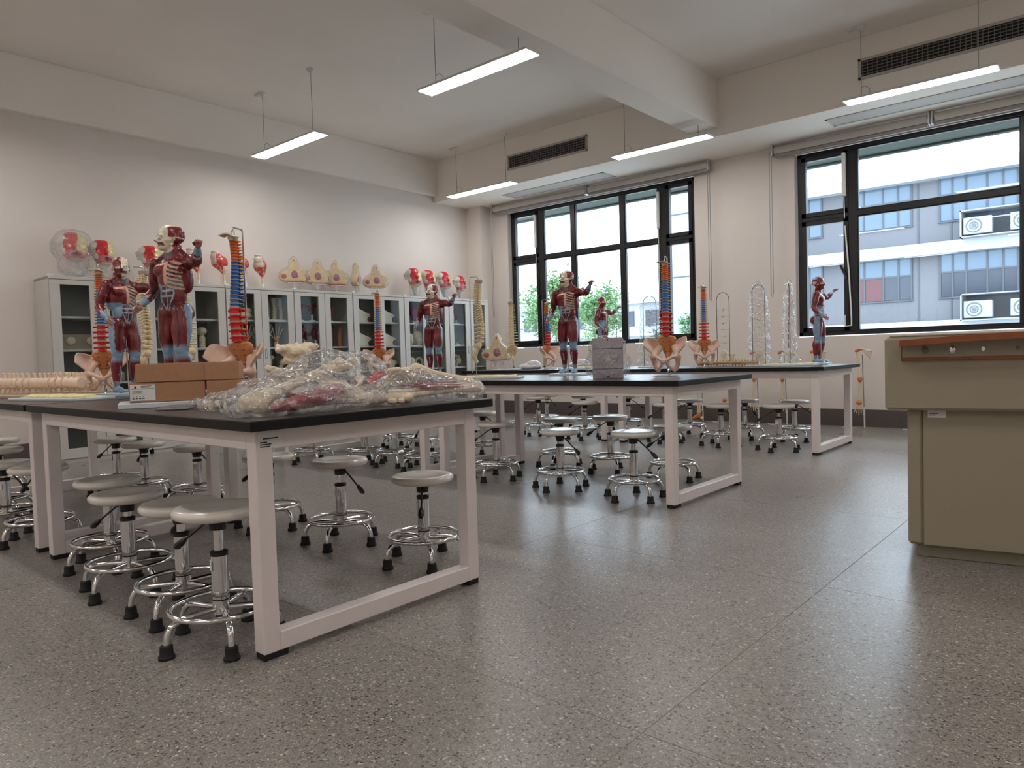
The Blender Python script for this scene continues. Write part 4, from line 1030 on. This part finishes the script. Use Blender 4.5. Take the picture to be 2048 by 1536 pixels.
for k,(y,tl,sc) in enumerate(((7.46,0,.94),(7.76,10,.92),(8.09,16,.92),(8.45,26,.84))):
    head_model(y,'bright red face muscle model '+('beside the clear grey shadow bag','straight above a muscle figure\'s head','above the muscle figure\'s raised arm','next to the corner pier')[k],tl,False,None,True,sc)
def shoulder(y,label,rz=0,h=.44):
    x=-8.42; e=empty('shoulder_muscle_model',(x,y,CH),rz,label,'anatomical model','red shoulder muscle models')
    m=MB(); m.ell((0,.01,.30),(.085,.10,.085),18); m.ell((0,-.03,.36),(.06,.07,.07),14); m.tube([(0,.02,.27),(.01,.05,.2),(.01,.055,.15)],[.08,.042,.018],14); m.tube([(.01,.055,.16),(.01,.055,.07)],[.014,.014],10); m.ell((0,-.045,.42),(.05,.045,.02),12)
    me,P,_=organic(m,.007,2,.5,[musc],'deltoid'); C=[]
    for p in P:
        n_=noise.noise(Vector((p[0]*60,p[1]*60,p[2]*12))); c=np.array(srgb(206,66,54))*(1+.3*n_)
        if p[2]<.155: c=np.array(srgb(236,214,168))
        elif p[1]>.03 and p[2]<.25: c=np.array(srgb(230,196,178))
        elif p[1]<-.045 and p[2]>.27: c=np.array(srgb(208,196,180))
        elif p[2]>.40: c=np.array(srgb(214,206,194))
        elif n_>.3: c=np.array(srgb(232,190,170))
        C.append(np.clip(c,0,1))
    setcol(me,C); link('muscle_body',me,e)
    MB().lathe([(.06,0),(.06,.012),(.016,.02),(.016,.075)],18,(.01,.055,0)).build('stand',whitep,e); return e
shoulder(4.03,'red shoulder muscle model behind the raised fist',.3); shoulder(4.34,'red shoulder muscle model hidden by the coloured spine',-.2)
shoulder(4.62,'red shoulder muscle model right of the tall coloured spine',.1); shoulder(4.88,'slimmer red shoulder muscle model beside the bagged body sections',.7)
GS='bagged body sections on the cabinets'
for k,(y,rz,th) in enumerate(((5.37,0,1),(5.73,0,1),(6.03,.0,1),(6.37,1.25,.8),(6.73,0,1))):
    lb=('bagged body section with the widest bag, beside a slim red shoulder model','bagged body section with purple organ, second of the five','middle bagged body section with a magenta organ','bagged body section turned edge-on','bagged body section with a bright fold, last of the five')[k]
    section(-8.42,y,CH,rz-.42,lb,th,True,.92,GS,'clear bag around '+('the body section beside the shoulder model','the second body section of the row','the middle body section of the row','the edge-on body section','the last body section of the row')[k],k*3)

# ------------------------------------------------------------------ cabinet contents
def item(name,x,y,z,rz,label,cat='anatomical model',group=None): return empty(name,(x,y,z),rz,label,cat,group)
SH=(.44,.815,1.165,1.505)
def hand_skel():
    e=item('hand_skeleton',0,0,0,0,'h')
    m=MB(); m.tube([(0,-.015,.0),(0,-.012,.07)],[.012,.010],8); m.tube([(0,.015,0),(0,.013,.07)],[.012,.012],8); m.build('forearm_stub',bonem,e)
    MB().ell((0,0,.088),(.016,.034,.024),12).build('wrist_ligament',orange,e)
    for q in range(5):
        a=(q-2)*.24; L=(.15,.19,.20,.19,.15)[q]; s_=math.sin(a); c_=math.cos(a)
        if q==0: a=-.75; s_=math.sin(a);c_=math.cos(a)
        m=MB()
        for (u,v) in ((.0,.42),(.45,.68),(.71,.86),(.88,1)):
            m.tube([(0.01*u,(q-2)*.011+s_*L*u,.105+c_*L*u),(0.01*v,(q-2)*.011+s_*L*(u+v)/2,.105+c_*L*(u+v)/2),(0.01*v,(q-2)*.011+s_*L*v,.105+c_*L*v)],[.0065,.0042,.006],6)
        m.build('finger',bonem,e)
    TREE[e.name]=kids(e); return e
hs=hand_skel(); hs['group']='hand skeletons in the cabinet'
for k,(y,z) in enumerate(((4.44,SH[2]),(4.62,SH[2]),(4.76,SH[2]),(4.88,SH[2]),(5.02,SH[2]))):
    o=hs if k==0 else copy_tree(hs); o.location=(-8.34,y,z+.001); o.rotation_euler[2]=-.35+.04*k; o['label']='cream hand skeleton with orange wrist, standing upright on the cabinet shelf'
def bone_piece(y,z,label,parts,mat,name='bone_model',x=-8.36,vox=.008,group=None):
    e=item(name,x,y,z+.001,0,label,group=group); m=MB()
    for p in parts:
        if isinstance(p[0],list): m.tube(p[0],p[1],8)
        else: m.ell(p[0],p[1],12)
    lo=min(v[2] for v in m.v); m.v=[(a,b_,c-lo) for a,b_,c in m.v]
    me=organic(m,vox,2,.5,[mat],name)[0]; link('cast',me,e); MB().box(-.05,-.05,-.0005,.05,.05,.003).build('base_plate',whitep,e); return e
bone_piece(4.58,SH[3],'large cream pelvis cast on the upper shelf above hand skeletons',[((0,0,.06),(.09,.13,.05)),((0,.06,.12),(.07,.06,.05)),((0,-.06,.10),(.06,.07,.06)),([(0,-.1,.06),(0,-.13,.16),(0,-.05,.2)],[.03,.03,.02])],bonem)
bone_piece(4.06,SH[2],'small skull base with neck vertebrae behind the cabinet glass',[((0,0,.2),(.06,.06,.05)),((0,0,.13),(.03,.03,.03)),([(0,0,0),(0,0,.13)],[.032,.028])]+[((0,0,.02+.025*q),(.04,.045,.009)) for q in range(5)],bonem)
bone_piece(4.62,SH[1],'white knee joint cast on the shelf under the hand skeletons',[((0,0,.05),(.07,.07,.05)),((0,.04,.12),(.06,.06,.05)),((0,-.05,.15),(.05,.05,.05)),((0,.05,.2),(.04,.04,.03))],bonem)
bone_piece(4.93,SH[1],'cream elbow bone cast under the upright hands',[((0,0,.06),(.05,.05,.06)),((0,.0,.16),(.04,.03,.05)),((0,.02,.22),(.04,.045,.03))],bonem)
bone_piece(5.08,SH[1],'cream shoulder bone cast at the door side of the cabinet',[((0,0,.06),(.04,.04,.06)),((0,.03,.15),(.035,.05,.05))],bonem)
def mini_spine(y,z,label,mt,n=12,h=.28):
    e=item('short_spine_model',-8.35,y,z+.001,0,label,group='short spines in the cabinet'); MB().box(-.05,-.05,0,.05,.05,.01,.002).build('base_board',whitep,e)
    for k in range(n):
        o=link('vertebra',VM[('t','n')] if mt else VB,e,(.01*math.sin(k*.4),0,.025+h*k/n)); o.scale=(.02,.02,.017); o.rotation_euler[2]=.5
    MB().tube([(-.045,0,0),(-.045,0,h+.05)],.004,6).build('support_rod',steel,e)
for y in (4.90,5.0,5.10): mini_spine(y,SH[3],'short pale spine standing on the top shelf over hand skeletons',False)
wedge=pm('wedge_cream',srgb(238,228,206),.4); wb=pm('wedge_brown',srgb(196,122,82),.45); wd_=pm('wedge_dark',srgb(74,44,44),.5)
def wedge_model(y,z,label):
    e=item('ear_model',-8.35,y,z+.001,0,label,group='cream ear models in the cabinet')
    m=MB(); polyx(m,[(-.10,.0),(.10,.0),(.12,.10),(.06,.12),(-.02,.15),(-.10,.20)],-.07,.05); link('bone_block',organic(m,.008,2,.5,[wedge],'bone_block')[0],e)
    m=MB(); polyx(m,[(-.135,0),(-.09,0),(-.095,.08),(-.085,.24),(-.12,.25)],-.06,.07); link('ear_shell',organic(m,.008,2,.5,[wb],'ear_shell')[0],e)
    MB().ell((.055,.10,.035),(.03,.035,.035),12).build('dark_canal',wd_,e); e.scale=(1.0,1.15,1.15)
for y,zz,nm in ((6.38,SH[3],'upper-shelf'),(6.83,SH[3],'upper-shelf'),(6.38,SH[2],'middle-shelf'),(6.83,SH[2],'middle-shelf'),(6.85,SH[1],'low-shelf')): wedge_model(y,zz,'cream ear model with brown shell on the %s behind glass'%nm)
darkred=pm('dark_red_cast',srgb(120,40,54),.4,var=.2,vscale=40); greenm=pm('green_cast',srgb(70,130,80),.45); purp=pm('purple_cast',srgb(140,60,96),.4)
def rod_model(y,z,label,mat,parts):
    e=item('muscle_section_model',-8.36,y,z+.001,0,label,group=label.split(' model')[0].split(' section')[0]+' models'); MB().lathe([(.05,0),(.05,.012),(.01,.02),(.01,.09)],16).build('stand',whitep,e)
    m=MB()
    for p in parts: m.ell(p[0],p[1],12)
    link('muscle_body',organic(m,.007,2,.5,[mat],'muscle_body')[0],e)
for k,y in enumerate((5.40,5.58)): rod_model(y,SH[3],'dark pink branching muscle model on a white stem, top shelf',darkred,[((0,0,.16),(.04,.05,.03)),((0,-.05,.20),(.03,.04,.02)),((0,.05,.21),(.03,.045,.02)),((0,0,.12),(.03,.03,.03))])
for k,y in enumerate((5.45,5.62)): rod_model(y,SH[2],'small red torso muscle model on a white stem, middle shelf',darkred,[((0,0,.22),(.04,.05,.03)),((0,-.03,.16),(.03,.025,.06)),((0,.03,.14),(.03,.025,.06))])
rod_model(5.85,SH[3],'reddish knotted muscle model on the top shelf',pm('brown_red_cast',srgb(130,66,56),.5),[((0,0,.12),(.05,.07,.05)),((0,.05,.18),(.04,.04,.04)),((0,-.05,.19),(.04,.04,.03))])
for y in (5.86,6.0):
    e=item('forearm_model',-8.35,y,SH[2]+.001,0,'slim tan forearm model standing on the middle shelf',group='slim forearm models')
    MB().tube([(0,0,.0),(0,0,.10),(0,.012,.2),(0,.02,.26)],[.024,.026,.018,.012],10).build('forearm',wb,e); MB().tube([(0,-.014,0),(0,-.012,.09)],[.01,.01],8).build('bone_stub',bonem,e)
bone_piece(7.26,SH[2],'white skull cast on the middle shelf behind glass',[((0,0,.13),(.09,.075,.07)),((.05,0,.07),(.05,.05,.05)),((.04,0,.02),(.04,.04,.02))],bonem,'skull_model')
bone_piece(7.44,SH[2],'second white skull cast on the middle shelf behind glass',[((0,0,.15),(.09,.08,.08)),((.05,0,.08),(.05,.05,.05)),((.04,0,.03),(.04,.04,.025))],bonem,'skull_model')
bone_piece(7.28,SH[1],'cream skull cast on the low shelf beside a muscle figure',[((0,0,.12),(.09,.08,.075)),((.05,0,.06),(.05,.05,.05))],bonem,'skull_model'); bone_piece(7.46,SH[1],'cream ring-shaped pelvis cast on the low shelf',[([(.0,.07*math.cos(2*PI*q/10),.1+.07*math.sin(2*PI*q/10)) for q in range(11)],.022)],bonem)
for k,y in enumerate((7.22,7.38)): rod_model(y,SH[3],'purple striped muscle section on the top shelf',purp,[((0,0,.16),(.05,.07,.08)),((0,.02,.08),(.04,.05,.05))])
for k,y in enumerate((8.16,8.30,8.62)): rod_model(y,SH[3],'crimson hanging muscle model on the top shelf by the corner',darkred,[((0,0,.2),(.04,.05,.06)),((0,0,.12),(.03,.03,.06))])
for y in (8.17,8.30):
    e=item('branching_vessel_model',-8.35,y,SH[2]+.001,0,'green branching vessel model on the middle shelf',group='green branching models'); MB().lathe([(.04,0),(.04,.01),(.008,.015),(.008,.05)],14).build('stand',whitep,e)
    rs=random.Random(int(y*100))
    for q in range(7): a=rs.uniform(-.9,.9); MB().tube([(0,0,.05),(rs.uniform(-.02,.02),a*.05,.12),(rs.uniform(-.03,.03),a*.09,.18+.06*rs.random())],[.007,.005,.003],6).build('branch',greenm,e)
bone_piece(8.26,SH[1],'cream shoulder-blade and ribs cast on the low shelf by the corner',[([(0,-.10,.0),(0,-.06,.12),(0,.0,.19),(0,.09,.16)],[.012,.012,.014,.012]),([(0,.02,.0),(0,.04,.10),(0,.02,.18)],[.012,.01,.012]),((0,.08,.09),(.015,.045,.06)),([(0,-.05,.0),(0,.0,.1),(0,.08,.12)],[.008,.008,.008])],bonem)
e=item('bone_board',-8.33,2.86,SH[2]-.0,0,'tan bone display board leaning on the middle shelf of the end cabinet','board'); MB().box(-.04,-.33,.001,-.02,.30,.16,.004).build('board',pm('bone_board_face',srgb(176,160,140),.6,var=.1,vscale=20),e)
for q in range(3): MB().ell((-.01,-.2+.2*q,.09),(.015,.05,.045),12).build('bone_cast',bonem,e)
e=item('bone_tray',-8.40,2.86,SH[1],0,'grey tray of bone casts on the low shelf of the end cabinet','tray'); MB().box(-.1,-.3,.001,.1,.30,.10,.01).build('tray',pm('tray_grey',srgb(150,146,140),.5),e); MB().ell((0,.05,.11),(.06,.12,.03),12).build('bone_cast',bonem,e)

# ------------------------------------------------------------------ limb skeletons on stands along the window wall
orl=pm('ligament_orange',srgb(214,128,74),.45,var=.1,vscale=40)
def limb_stand(x,y,label,kind='arm',rz=0):
    e=empty('limb_skeleton_stand',(x,y,0),rz,label,'anatomical model','limb skeletons on white stands')
    MB().tube([(-.20,.06,.006),(0,-.10,.006),(.20,.06,.006),(.0,.10,.006)],.006,6,True).build('stand_base',whitep,e)
    MB().tube([(.03,.09,.006),(.03,.08,.25)],.009,8).build('stand_socket',whitep,e); MB().tube([(.03,.08,.24),(.02,.06,.86)],.005,6).build('stand_pole',alum,e); MB().ell((.03,.068,.16),.012,8).build('clamp_screw',whitep,e)
    if kind=='arm':
        m=MB(); m.grid(lambda u,v:(.02+.12*u*(1-.25*v),.045-.02*math.sin(PI*u),.92-.01*u-.11*u*v),8,6,.006); m.tube([(-.03,.03,.915),(.03,.03,.925),(.13,.03,.90)],[.012,.008,.006],8); link('shoulder_blade',organic(m,.005,2,.5,[bonem],'shoulder_blade')[0],e)
        m=MB(); m.ell((-.03,.03,.905),(.024,.022,.024),12); m.ell((.0,.03,.92),(.03,.02,.014),10); m.build('shoulder_ligament',orl,e)
        m=MB(); long_bone(m,(-.025,.03,.88),(-.005,.03,.60),.010,.016,.02); m.build('upper_arm_bone',bonem,e)
        MB().ell((.0,.03,.575),(.028,.024,.038),12).build('elbow_ligament',orl,e)
        for s in(-1,1):
            m=MB(); long_bone(m,(.004+s*.012,.03,.56),(-.012+s*.014,.03,.33),.006,.010,.010,8); m.build('forearm_bone',bonem,e)
        MB().ell((-.012,.03,.30),(.034,.018,.026),12).build('wrist_ligament',orl,e)
        for q in range(5):
            a=(q-2)*.16; MB().tube([(-.012+.010*(q-2),.03,.285),(-.012+.010*(q-2)+.05*math.sin(a),.03,.235),(-.014+.010*(q-2)+.10*math.sin(a),.03,.19-.014*(2-abs(q-2)))],[.007,.005,.005],6).build('finger_bone',bonem,e)
    else:
        for s in(-1,1):
            m=MB(); long_bone(m,(s*.016,.03,.50),(s*.014,.03,.13),.009,.016,.014); m.build('shin_bone',bonem,e)
        MB().ell((0,.03,.53),(.035,.03,.045),12).build('knee_ligament',orl,e); m=MB(); long_bone(m,(0,.03,.56),(0,.03,.86),.013,.024,.022); m.build('thigh_bone',bonem,e)
        m=MB(); m.ell((0,.03,.09),(.026,.03,.04),12); m.tube([(0,.03,.09),(-.05,.02,.06),(-.11,.01,.03)],[.03,.026,.014],10); m.build('ankle_ligament',orl,e)
        m=MB(); m.ell((.04,.035,.05),(.028,.02,.025),10); m.tube([(-.09,.01,.035),(-.15,.0,.018)],[.02,.012],8); m.build('heel_and_toe_bones',bonem,e)
    return e
for x,y,lb,k in ((-2.42,8.93,'arm skeleton with orange joints on a stand, clear of the bench end','arm'),(-2.93,8.93,'arm skeleton on a stand behind the right-hand muscle figure','arm'),(-3.32,8.93,'arm skeleton on a stand behind the edge-on bagged arch','arm'),(-3.68,8.93,'arm skeleton on a stand behind the flared bag','arm'),(-4.07,8.93,'arm skeleton on a stand behind the bare wire arch','arm'),(-4.45,8.93,'leg skeleton with foot on a stand near the wall pier','leg'),(-1.78,8.93,'arm skeleton on a stand partly behind the lectern','arm')): limb_stand(x,y,lb,k)

# ------------------------------------------------------------------ outside
gr=MB().box(-90,9.5,-.7,60,120,-.5); struct('ground',gr,pm('ground_paving',srgb(188,188,184),.8,var=.06,vscale=.4))
ev=empty('roof_overhang',(0,9.42,3.52),0,'grey-green concrete roof overhang outside the windows','overhang'); MB().box(-10,0,-.03,5,1.1,.3,.01).build('slab',pm('overhang_concrete',srgb(56,68,62),.8),ev); MB().box(-10,1.05,-.06,5,1.14,.32,.01).build('edge_strip',pm('overhang_edge',srgb(54,66,60),.8),ev)
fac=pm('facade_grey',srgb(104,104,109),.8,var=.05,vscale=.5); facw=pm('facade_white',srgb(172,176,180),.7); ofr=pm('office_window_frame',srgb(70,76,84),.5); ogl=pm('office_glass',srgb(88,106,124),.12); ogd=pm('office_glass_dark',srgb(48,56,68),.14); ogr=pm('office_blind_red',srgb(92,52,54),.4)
acw=pm('ac_white',srgb(150,154,153),.5); acd=pm('ac_grille',srgb(96,100,104),.6)
bd=empty('office_building',(-4,30,-.5),0,'grey three-storey office building across the yard with white ledges','building')
FX0,FX1=-8.5,9
MB().box(FX0,0,0,FX1,8,7.35).build('wall',fac,bd,None); MB().box(FX0-.3,-.5,7.35,FX1,8.4,7.75).build('roof_parapet',facw,bd,None)
for z in (4.65,1.85,-.1): MB().box(FX0-.1,-.45,z,FX1,.05,z+.42).build('ledge',facw,bd,None)
for x in (-6.1,-2.05,-1.0,3.0): MB().box(x-.03,-.02,.3,x+.03,.0,7.3).build('panel_joint',ofr,bd,None)
def owin(x0,x1,z0,z1,cols,split,dark):
    f=MB()
    f.box(x0-.05,-.06,z0-.05,x1+.05,.0,z0); f.box(x0-.05,-.06,z1,x1+.05,0,z1+.05)
    for c in cols: f.box(x0+(x1-x0)*c-.03,-.06,z0,x0+(x1-x0)*c+.03,0,z1)
    zs=z0+(z1-z0)*split; f.box(x0,-.055,zs-.03,x1,0,zs+.03)
    fo=f.build('window_frame',ofr,bd,None)
    for a,b_ in zip(cols[:-1],cols[1:]):
        for k,(c,d) in enumerate(((z0,zs),(zs,z1))):
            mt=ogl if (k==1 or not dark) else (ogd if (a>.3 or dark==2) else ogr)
            MB().box(x0+(x1-x0)*a+.02,-.03,c+.02,x0+(x1-x0)*b_-.02,-.005,d-.02).build('pane',mt,fo,None)
CC=[0,.17,.35,.62,.82,1]
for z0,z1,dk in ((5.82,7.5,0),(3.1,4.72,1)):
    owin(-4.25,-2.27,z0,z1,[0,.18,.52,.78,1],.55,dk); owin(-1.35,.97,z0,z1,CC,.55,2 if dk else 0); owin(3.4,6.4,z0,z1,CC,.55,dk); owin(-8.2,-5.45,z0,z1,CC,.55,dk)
for z in (5.08,2.22):
    b=MB()
    for q in ((-.6,0,2.4,.04),(-.6,.89,2.4,.93),(-.6,0,-.56,.93)): b.box(q[0],-.9,z-.02+q[1],q[2],-.05,z-.02+q[3])
    b.build('ac_ledge_box',pm('ac_box_grey',srgb(140,144,150),.7),bd,None)
    for x in (-.1,1.25):
        a=MB().box(x-.42,-.8,z+.08,x+.42,-.4,z+.66,.02).build('ac_unit',acw,bd,None); f=MB(); f.X=Matrix.Translation((x-.1,-.81,z+.37))@Matrix.Rotation(PI/2,4,'X'); f.tube([(.22*math.cos(2*PI*q/24),.22*math.sin(2*PI*q/24),0) for q in range(24)],.02,6,True); f.tube([(.12*math.cos(2*PI*q/24),.12*math.sin(2*PI*q/24),0) for q in range(24)],.015,6,True); f.lathe([(.07,-.01),(.07,.02)],16); f.build('fan_grille',acd,a)
tw=empty('stair_tower',(-13.65,26.5,-.5),0,'pale blue-white stair tower with panel joints beyond the window','building'); MB().box(-.6,0,0,.95,2.7,11).build('wall',pm('tower_white',srgb(148,155,164),.7),tw,None)
for z in (1.6,4.4,6.9,9.3): MB().box(-.6,-.02,z,.95,.0,z+.05).build('panel_joint',ofr,tw,None)
fb=empty('far_white_building',(-40,62,-.5),0,'low white building behind the trees with dark window bands','building'); MB().box(-22,0,0,16,10,6.2).build('wall',pm('far_white',srgb(160,165,172),.8),fb,None); MB().box(-22.4,-.6,6.2,16.4,10,6.9).build('roof_parapet',facw,fb,None); MB().box(-22.2,-.5,3.0,16.2,.1,3.4).build('ledge',facw,fb,None)
for k in range(12):
    for z in (1.0,4.0): MB().box(-21+3.1*k,-.1,z,-19.2+3.1*k,0,z+1.5).build('window',ogd,fb,None)
lfa=foliage('leaf_green',srgb(76,112,66),srgb(112,144,92)); lfb=foliage('leaf_dark',srgb(60,98,64),srgb(96,130,86)); barkm=pm('bark',srgb(92,84,76),.9)
def tree(x,y,h,rc,label,mat,n=2600,seed=0,trunk=.09,lean=0):
    e=empty('tree',(x,y,-.5),0,label,'tree','trees outside the windows'); rs=random.Random(seed)
    tk=MB(); tk.tube([(0,0,0),(lean*.3,0,h*.35),(lean,.1,h*.6)],[trunk,trunk*.8,trunk*.4],8)
    br=[]
    for q in range(9):
        a=rs.uniform(0,6.28); d=rs.uniform(.4,1)*rc; z=h*rs.uniform(.5,.93); p=(lean+d*math.cos(a)*.8,d*math.sin(a)*.8,z); br.append(p); tk.tube([(lean*.6,0,h*rs.uniform(.3,.5)),((lean+p[0])/2,p[1]/2,z*.85),p],[trunk*.4,trunk*.25,trunk*.1],6)
    if rc<.5: tk.tube([(0,0,h*.7),(.1,0,h*1.15),(.22,0,h*1.4)],[.02,.012,.006],6); tk.tube([(.1,0,h*1.15),(.0,0,h*1.3)],[.008,.004],5)
    tk.build('trunk',barkm,e)
    lf=MB()
    for k in range(n):
        c=br[rs.randrange(len(br))]; g=[rs.gauss(0,.27*rc) for _ in range(3)]; p=Vector((c[0]+g[0],c[1]+g[1],c[2]+g[2]*.8)); s_=rs.uniform(.06,.12)*(.6+.4*rc)
        u=Vector((rs.gauss(0,1),rs.gauss(0,1),rs.gauss(0,.6))).normalized(); v=u.cross(Vector((rs.gauss(0,1),rs.gauss(0,1),1))).normalized()
        lf.add([p-u*s_,p+v*s_*.45,p+u*s_,p-v*s_*.45],[(0,1,2,3)])
    lf.build('foliage',mat,e,None)['kind']='stuff'
tree(-19.75,25,5.0,1.3,'tall loose green tree behind the corner sash and its mullion',lfa,3200,1,.08,.1)
tree(-21.6,28.5,4.6,.7,'narrow green tree at the window edge by the corner',lfb,900,2,.07)
tree(-16.6,25,4.2,.98,'round green tree behind the half-hidden muscle figure',lfa,2400,3,.08)
tree(-15.7,28,2.6,.6,'low green tree between the round tree and the widest bag',lfb,700,4,.06)
t5=tree(-12.7,25,3.0,.42,'small clipped tree with a bare top shoot before the pale tower',lfa,900,5,.04)
tree(-24.5,36,5.6,1.5,'distant green tree by the low white building',lfb,1300,6,.1)
